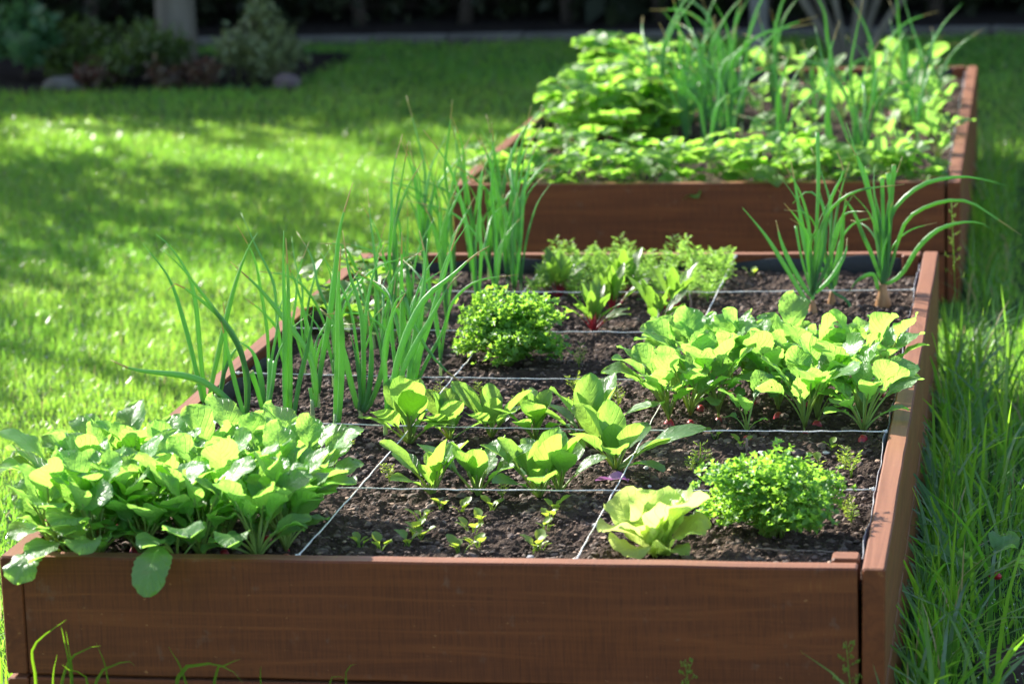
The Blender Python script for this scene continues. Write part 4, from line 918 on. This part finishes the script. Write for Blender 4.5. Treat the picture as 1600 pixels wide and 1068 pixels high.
# longer grass along the boards
X, Y = [], []
for (x0, x1, y0, y1, de) in ((.645, .72, -.25, 2.5, 5200), (.665, .78, 3.3, 5.9, 3500), (.78, 1.15, -.3, 3.0, 1800), (-.74, -.64, -.1, 2.6, 3500), (-.72, -.615, 3.3, 5.8, 3000)):
    a, b = scatter(x0, x1, y0, y1, de); X.append(a); Y.append(b)
X = np.concatenate(X); Y = np.concatenate(Y); bare = (np.hypot((X - .86) / .10, (Y - .42) / .20) < 1) & (rng.random(len(X)) < .9)
keep = ~inside_beds(X, Y) & ~bare; X, Y = X[keep], Y[keep]; n = len(X)
near_r = (X > .6) & (X < .73)
H = np.where(near_r, .05 + .16 * rng.random(n) ** 1.6, .04 + .06 * rng.random(n)) * (.6 + .7 * noise2(X + 7, Y + 7, 5, 5.0))
tint = np.clip(.35 + rng.normal(0, .38, n), 0, 1)
tint[rng.random(n) < .05] = 2.0
lean = np.abs(rng.normal(.55, .42, n))
lean = np.where(X < -.6, np.minimum(lean, .35), lean)
W = rng.uniform(.0025, .006, n)
nb = 420; bx = .655 + .13 * rng.random(nb) ** 1.7; by = -.2 + 2.7 * rng.random(nb)
X = np.r_[X, bx]; Y = np.r_[Y, by]; H = np.r_[H, .10 + .17 * rng.random(nb)]; W = np.r_[W, rng.uniform(.006, .0105, nb)]
lean = np.r_[lean, np.abs(rng.normal(.8, .45, nb))]; tint = np.r_[tint, np.clip(rng.normal(.4, .4, nb), 0, 1)]; n = len(X)
tag(link('tall_grass', blades(np.stack([X, Y, np.zeros(n)], 1), H, W, lean, tint, M['tall_blade'], 'tall_grass', 5, .9, 2)), 'long uncut grass growing along the bed boards', 'grass', kind='stuff')
# dew
n = 5200
X = np.concatenate([rng.uniform(-2.9, -.68, n), rng.uniform(.68, 1.1, 700)]); Y = np.concatenate([rng.uniform(.8, 6.5, n), rng.uniform(0, 3.2, 700)])
k = ~inside_beds(X, Y) & (X > -1.5 - (Y - 1.9) * .305); X, Y = X[k], Y[k]; n = len(X)
o = link('dew_drops', blobs('dew_drops', np.stack([X, Y, .022 + .035 * rng.random(n)], 1), rng.uniform(.0012, .0024, n), M['dew'], 9, 1.0))
o.data.polygons.foreach_set('use_smooth', np.ones(len(o.data.polygons), dtype=bool))
tag(o, 'dew drops glinting on the lawn grass', 'dew', kind='stuff')

def ribbon(name, pts, w, mat):
    C = catmull(pts, 14); n = len(C); V, F, U = [], [], []
    T = np.gradient(C, axis=0)
    for i in range(n):
        t = i / (n - 1); s = np.cross(T[i], (.25, 1, .15)); s /= np.linalg.norm(s) + 1e-9
        q = np.cross(s, T[i]); q /= np.linalg.norm(q) + 1e-9
        ww = w * .5 * min(1, (1 - t) * 2.2 + .05)
        V += [C[i] - s * ww, C[i] + q * ww * .35, C[i] + s * ww]; U += [(0, t), (.5, t), (1, t)]
    for i in range(n - 1):
        for k in (0, 1): F.append((i * 3 + k, i * 3 + k + 1, i * 3 + k + 4, i * 3 + k + 3))
    return mesh_from(name, V, F, mat, U)
TL = ['grass tuft with a tall bent blade before the corner of the front board', 'small grass tuft right of the tallest tuft at the front board', 'grass tuft with an arched blade before the front board under the hanging leaf', 'sparse short grass tuft before the middle of the front board']
for i, ((x, y), bl) in enumerate(FRONT_TUFTS):
    t = thing('grass_tuft', TL[i], 'grass', (x, y, 0), 0, 'grass tufts before the front board')
    for pts in bl: link('blade', ribbon('blade', [(pts[0][0] / 1000, pts[0][1] / 1000, 0)] + [tuple(c / 1000 for c in p) for p in pts[1:]], random.uniform(.004, .0062), M['grass_blade']), t)
def seed_head(label, x, y, h, seed):
    q = np.random.default_rng(seed); t = thing('flowering_grass', label, 'grass', (x, y, 0))
    C = catmull([(0, 0, 0), (.004, 0, h * .5), (-.003, 0, h)], 12); v, f, u = tube(C, np.linspace(.0011, .0005, 12), 4)
    link('stalk', mesh_from('stalk', v, f, M['carrot_leaf'], u), t)
    parts = []
    for k in range(14):
        z = h * (.60 + .40 * k / 14); a = k * 2.4; L = .022 * (1.1 - .8 * k / 14)
        e = np.array((math.cos(a) * L, math.sin(a) * L, z + L * .4)); c0 = np.array((0, 0, z))
        v, f, u = tube([c0, (c0 + e) / 2 + (0, 0, .002), e], [.0004] * 3, 3); parts.append((v, f, u, 0))
        for j in range(4):
            p = c0 + (e - c0) * (.55 + .15 * j) + q.normal(0, .0015, 3)
            v, f, u = tube([p, p + q.normal(0, .0012, 3) + (0, 0, .0025), p + q.normal(0, .001, 3) + (0, 0, .005)], [.0005, .0012, .0002], 4); parts.append((v, f, u, 0))
    V, F, U, I = merge(parts); link('seed_head', mesh_from('seed_head', V, F, M['seedling_leaf'], U), t)
seed_head('meadow grass with an open seed head at the right front corner', .585, -.06, .215, 1)
seed_head('slender meadow grass before the front board, right of its middle', .365, -.06, .185, 2)
seed_head('meadow grass seed head by the rear corner of the strung bed', .665, 2.38, .42, 3)
# wilted radish tops thrown on the grass
t = thing('wilted_radish_top', 'wilted radish top thrown on the grass beside the bed', 'radish', (.775, .80, .060), .6)
wil = leaf_mesh('wilted_leaf', 77, .05, .085, .058, R(72), R(100), RADISH_P, [M['radish_leaf'], M['petiole']], nt=14, nss=8, cup=.3, wave=.14, ruffle=.08)
for a, s in ((0, 1), (50, .9), (120, .95), (-60, .8)): link('leaf', wil, t, (0, 0, .01), (random.uniform(-.3, .3), random.uniform(-.2, .1), R(a)), s)
link('root', radish_root, t, (-.01, -.01, .006), (1.4, .3, 0), .6)

# ------------------------------------------------------------------ background
def leaf_cloud(name, C, sizes, mat, seed, up=.3, aspect=.6):
    """many small pointed leaves at the given points"""
    r = np.random.default_rng(seed); n = len(C)
    d = r.normal(0, 1, (n, 3)); d /= np.linalg.norm(d, axis=1)[:, None]
    nn = r.normal(0, 1, (n, 3)) + np.array((0, 0, up)); s = np.cross(d, nn); s /= np.linalg.norm(s, axis=1)[:, None] + 1e-9
    L = sizes[:, None]
    V = np.stack([C, C + d * L * .5 - s * L * aspect * .5, C + d * L, C + d * L * .5 + s * L * aspect * .5], 1)
    T = np.array([(0, 1, 2), (0, 2, 3)])[None] + (np.arange(n) * 4)[:, None, None]
    return fast_tris(name, V.reshape(-1, 3), T.reshape(-1, 3), mat)
def clump_pts(r, centres, rads, n):
    i = r.integers(0, len(centres), n); d = r.normal(0, 1, (n, 3)); d /= np.linalg.norm(d, axis=1)[:, None]
    return np.asarray(centres)[i] + d * np.asarray(rads)[i][:, None] * (r.random(n) ** .45)[:, None]

# tall dark hedge closing the garden
hedge = thing('hedge', 'tall dark hedge closing the garden behind the lawn', 'hedge', (0, 10.6, 0))
r = np.random.default_rng(3)
n = 30000
hx = r.uniform(-12, 5, n); hz = 4.6 * r.random(n) ** 1.05; hy = r.uniform(-.55, .9, n) + .25 * (noise2(hx + 30, hz, 8, 1.6) - .5)
top = 3.6 + .9 * noise2(hx + 30, hx * 0 + 3, 9, .9)
k = hz < top
C = np.stack([hx, hy, hz + .02], 1)[k]
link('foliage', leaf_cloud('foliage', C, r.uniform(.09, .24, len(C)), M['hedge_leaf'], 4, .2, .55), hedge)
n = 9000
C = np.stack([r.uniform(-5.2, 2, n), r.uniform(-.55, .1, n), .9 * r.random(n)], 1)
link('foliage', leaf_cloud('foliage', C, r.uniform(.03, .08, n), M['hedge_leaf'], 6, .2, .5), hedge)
xs, zs = np.meshgrid(np.linspace(-12, 5, 86), np.linspace(-.02, 1, 22))      # solid core added inside the hedge to darken its gaps and cast shade
tp = 3.5 + .9 * noise2(xs + 30, xs * 0 + 3, 9, .9)
def core_side(y0, sd): return np.stack([xs.ravel(), (y0 + .3 * (noise2(xs + 40, zs * 4, sd, 2.2) - .5)).ravel(), (zs * tp).ravel()], 1)
A, B = core_side(.25, 31), core_side(.75, 32); nA = len(A); idx = np.arange(nA).reshape(22, 86)
Fq = [np.stack([idx[:-1, :-1].ravel(), idx[:-1, 1:].ravel(), idx[1:, 1:].ravel(), idx[1:, :-1].ravel()], 1) + o_ for o_ in (0, nA)] + [np.stack([idx[-1, :-1], idx[-1, 1:], idx[-1, 1:] + nA, idx[-1, :-1] + nA], 1)]
link('shade_core', mesh_from('shade_core', np.vstack([A, B]), np.vstack(Fq), M['dark_bark']), hedge)
for k in range(16):
    x = -5 + .45 * k + r.uniform(-.12, .12); C = catmull([(x, -.45, 0), (x + r.uniform(-.06, .06), -.4, .6), (x + r.uniform(-.2, .2), -.2, 2.2)], 8)
    v, f, u = tube(C, np.linspace(.035, .015, 8), 7); link('trunk', mesh_from('trunk', v, f, M['dark_bark'], u), hedge)

def big_tree(label, x, y, h, crown, seed, n=5200, cat='tree'):
    q = np.random.default_rng(seed); t = thing('garden_tree', label, cat, (x, y, 0))
    C = catmull([(0, 0, -.05), (.05, .02, h * .3), (-.04, .05, h * .62), (.02, 0, h * .9)], 12)
    v, f, u = tube(C, np.linspace(.11, .03, 12), 9); link('trunk', mesh_from('trunk', v, f, M['bark'], u), t)
    cs, rs = [], []
    for k in range(9):
        a = k * 2.4; L = crown * q.uniform(.5, .95); z0 = h * q.uniform(.42, .7)
        e = np.array((math.cos(a) * L, math.sin(a) * L, z0 + L * q.uniform(.2, .7)))
        v, f, u = tube(catmull([(0, 0, z0), e * .5 + np.array((0, 0, z0 * .5 + .08)), e], 7), np.linspace(.045, .012, 7), 6); link('limb', mesh_from('limb', v, f, M['bark'], u), t)
        for j in range(4): cs.append(e * (.65 + .15 * j) + np.array((0, 0, z0 * (.35 - .15 * j))) + q.normal(0, .18, 3)); rs.append(q.uniform(.22, .42))
    link('crown', leaf_cloud('crown', clump_pts(q, cs, rs, n), q.uniform(.05, .10, n), M['tree_leaf'], seed, .4, .6), t)
big_tree('fruit tree beside the lawn, standing out of the picture', -4.15, 6.45, 2.6, .80, 21, 4600)
big_tree('second fruit tree farther along the lawn side, out of the picture', -3.9, 4.6, 2.5, .62, 22, 800)

def rough_trunk(name, label, x, y, r0, h, mat, seed, lean=(0, 0)):
    q = np.random.default_rng(seed); t = thing(name, label, 'tree', (x, y, 0))
    C = catmull([(0, 0, -.05), (lean[0] * .3, lean[1] * .3, h * .35), (lean[0], lean[1], h)], 12); v, f, u = tube(C, np.linspace(r0 * 1.2, r0 * .8, 12), 12)
    link('trunk', mesh_from('trunk', v, f, mat, u), t); return t
tt = rough_trunk('tree', 'tree with a thick pale trunk behind the flower bed shrub', -2.80, 8.78, .075, 2.6, M['bark'], 1)
q = np.random.default_rng(51); cs = [(q.uniform(-.8, .8), q.uniform(-.5, .7), 2.2 + q.uniform(-.2, .9)) for _ in range(16)]
link('crown', leaf_cloud('crown', clump_pts(q, cs, [.4] * 16, 3000), q.uniform(.05, .1, 3000), M['tree_leaf'], 52), tt)
post = tag(link('fence_post', box_mesh('fence_post', 1.5, .07, .07, M['grey_post'], .006), None, (-.29, 8.72, .70), (0, R(-90), 0)), 'grey weathered wooden post behind the farther bed', 'post')
# pale multi-stemmed shrub
t = thing('multi_stem_tree', 'pale many-stemmed young tree behind the farther bed', 'tree', (.10, 8.42, 0))
for k, (ex, r0) in enumerate([(-.24, .016), (-.15, .014), (-.07, .012), (.06, .022), (.14, .016), (.27, .014)]):
    C = catmull([(ex * .1, 0, -.03), (ex * .42, random.uniform(-.02, .02), .12), (ex, random.uniform(-.05, .05), .36), (ex * 2.1 + random.uniform(-.05, .05), 0, 1.0), (ex * 2.6, 0, 1.5)], 14)
    v, f, u = tube(C, np.linspace(r0 * 1.25, r0 * .5, 14), 8); link('stem', mesh_from('stem', v, f, M['bark'], u), t)
q = np.random.default_rng(61); cs = [(q.uniform(-.7, .6), q.uniform(-.3, .3), 1.3 + q.uniform(-.2, .7)) for _ in range(14)]
link('crown', leaf_cloud('crown', clump_pts(q, cs, [.28] * 14, 2000), q.uniform(.04, .08, 2000), M['tree_leaf'], 62), t)

def shrub(name, label, x, y, rx, rz, mat, seed, n=900, ls_=(.02, .045), cat='shrub', group=None):
    q = np.random.default_rng(seed); t = thing(name, label, cat, (x, y, 0), 0, group)
    cs, rs = [], []
    for k in range(11):
        a = q.uniform(0, 6.28); d = rx * q.uniform(.1, .75); cs.append((math.cos(a) * d, math.sin(a) * d * .8, rz * q.uniform(.25, .85))); rs.append(q.uniform(.25, .42) * min(rx, rz))
        C = catmull([(cs[-1][0] * .15, cs[-1][1] * .15, 0), (cs[-1][0] * .6, cs[-1][1] * .6, cs[-1][2] * .5), cs[-1]], 5)
        v, f, u = tube(C, np.linspace(.006, .003, 5), 5)
        if k < 6: link('branch', mesh_from('branch', v, f, M['dark_bark'], u), t)
    link('foliage', leaf_cloud('foliage', clump_pts(q, cs, rs, n), q.uniform(*ls_, n), mat, seed + 1, .5, .6), t)
shrub('variegated_shrub', 'cream and green variegated shrub at the lawn edge', -2.24, 8.05, .25, .34, M['variegated_leaf'], 70, 1500)
shrub('low_shrub', 'low dark green shrub with reddish stems left of the variegated shrub', -2.72, 8.05, .28, .24, M['dark_green_leaf'], 72, 1300)
shrub('low_shrub', 'low dull green shrub in the middle of the flower bed', -3.05, 8.25, .26, .25, M['dark_green_leaf'], 73, 1100)
shrub('flowering_perennial', 'low plant with dark red leaves at the flower bed edge', -2.52, 7.88, .18, .12, M['red_leaf'], 74, 500)
shrub('flowering_perennial', 'spreading plant with dark red leaves below the dull green shrub', -2.92, 7.95, .20, .10, M['red_leaf'], 76, 500)
shrub('leafy_perennial', 'bluish green leafy perennial at the far end of the flower bed', -3.30, 8.2, .18, .30, M['blue_green_leaf'], 75, 700, (.04, .08))
def rock(label, x, y, s, mat, seed, zsc=.6):
    import bmesh
    bm = bmesh.new(); bmesh.ops.create_icosphere(bm, subdivisions=2, radius=1)
    q = random.Random(seed)
    for v in bm.verts:
        k = 1 + q.uniform(-.12, .12); v.co = Vector((v.co.x * s[0] * k, v.co.y * s[1] * k, v.co.z * s[2] * k))
    me = bpy.data.meshes.new('rock'); bm.to_mesh(me); bm.free(); me.materials.append(mat)
    tag(link('rock', me, None, (x, y, s[2] * .5)), label, 'rock')
rock('pinkish stone at the foot of the variegated shrub', -2.10, 7.86, (.06, .05, .04), M['pink_stone'], 1)
rock('flat brownish boulder at the left end of the flower bed', -3.02, 7.86, (.09, .07, .04), M['stone'], 2)
# stone edging between lawn and border
for k in range(14):
    L = .34
    o = link('edging_slab', box_mesh('edging_slab', L - .006, .07, .09, M['stone'], .006, .002, k), None, (-3.6 + L * k, 9.40 + random.uniform(-.006, .006), -.002), (0, 0, random.uniform(-.01, .01)))
    tag(o, 'grey edging slab in the row between lawn and dark border', 'edging', 'edging slabs along the dark border')
print('lawn blades', n_lawn, 'tris', sum(len(m_.polygons) for m_ in bpy.data.meshes))
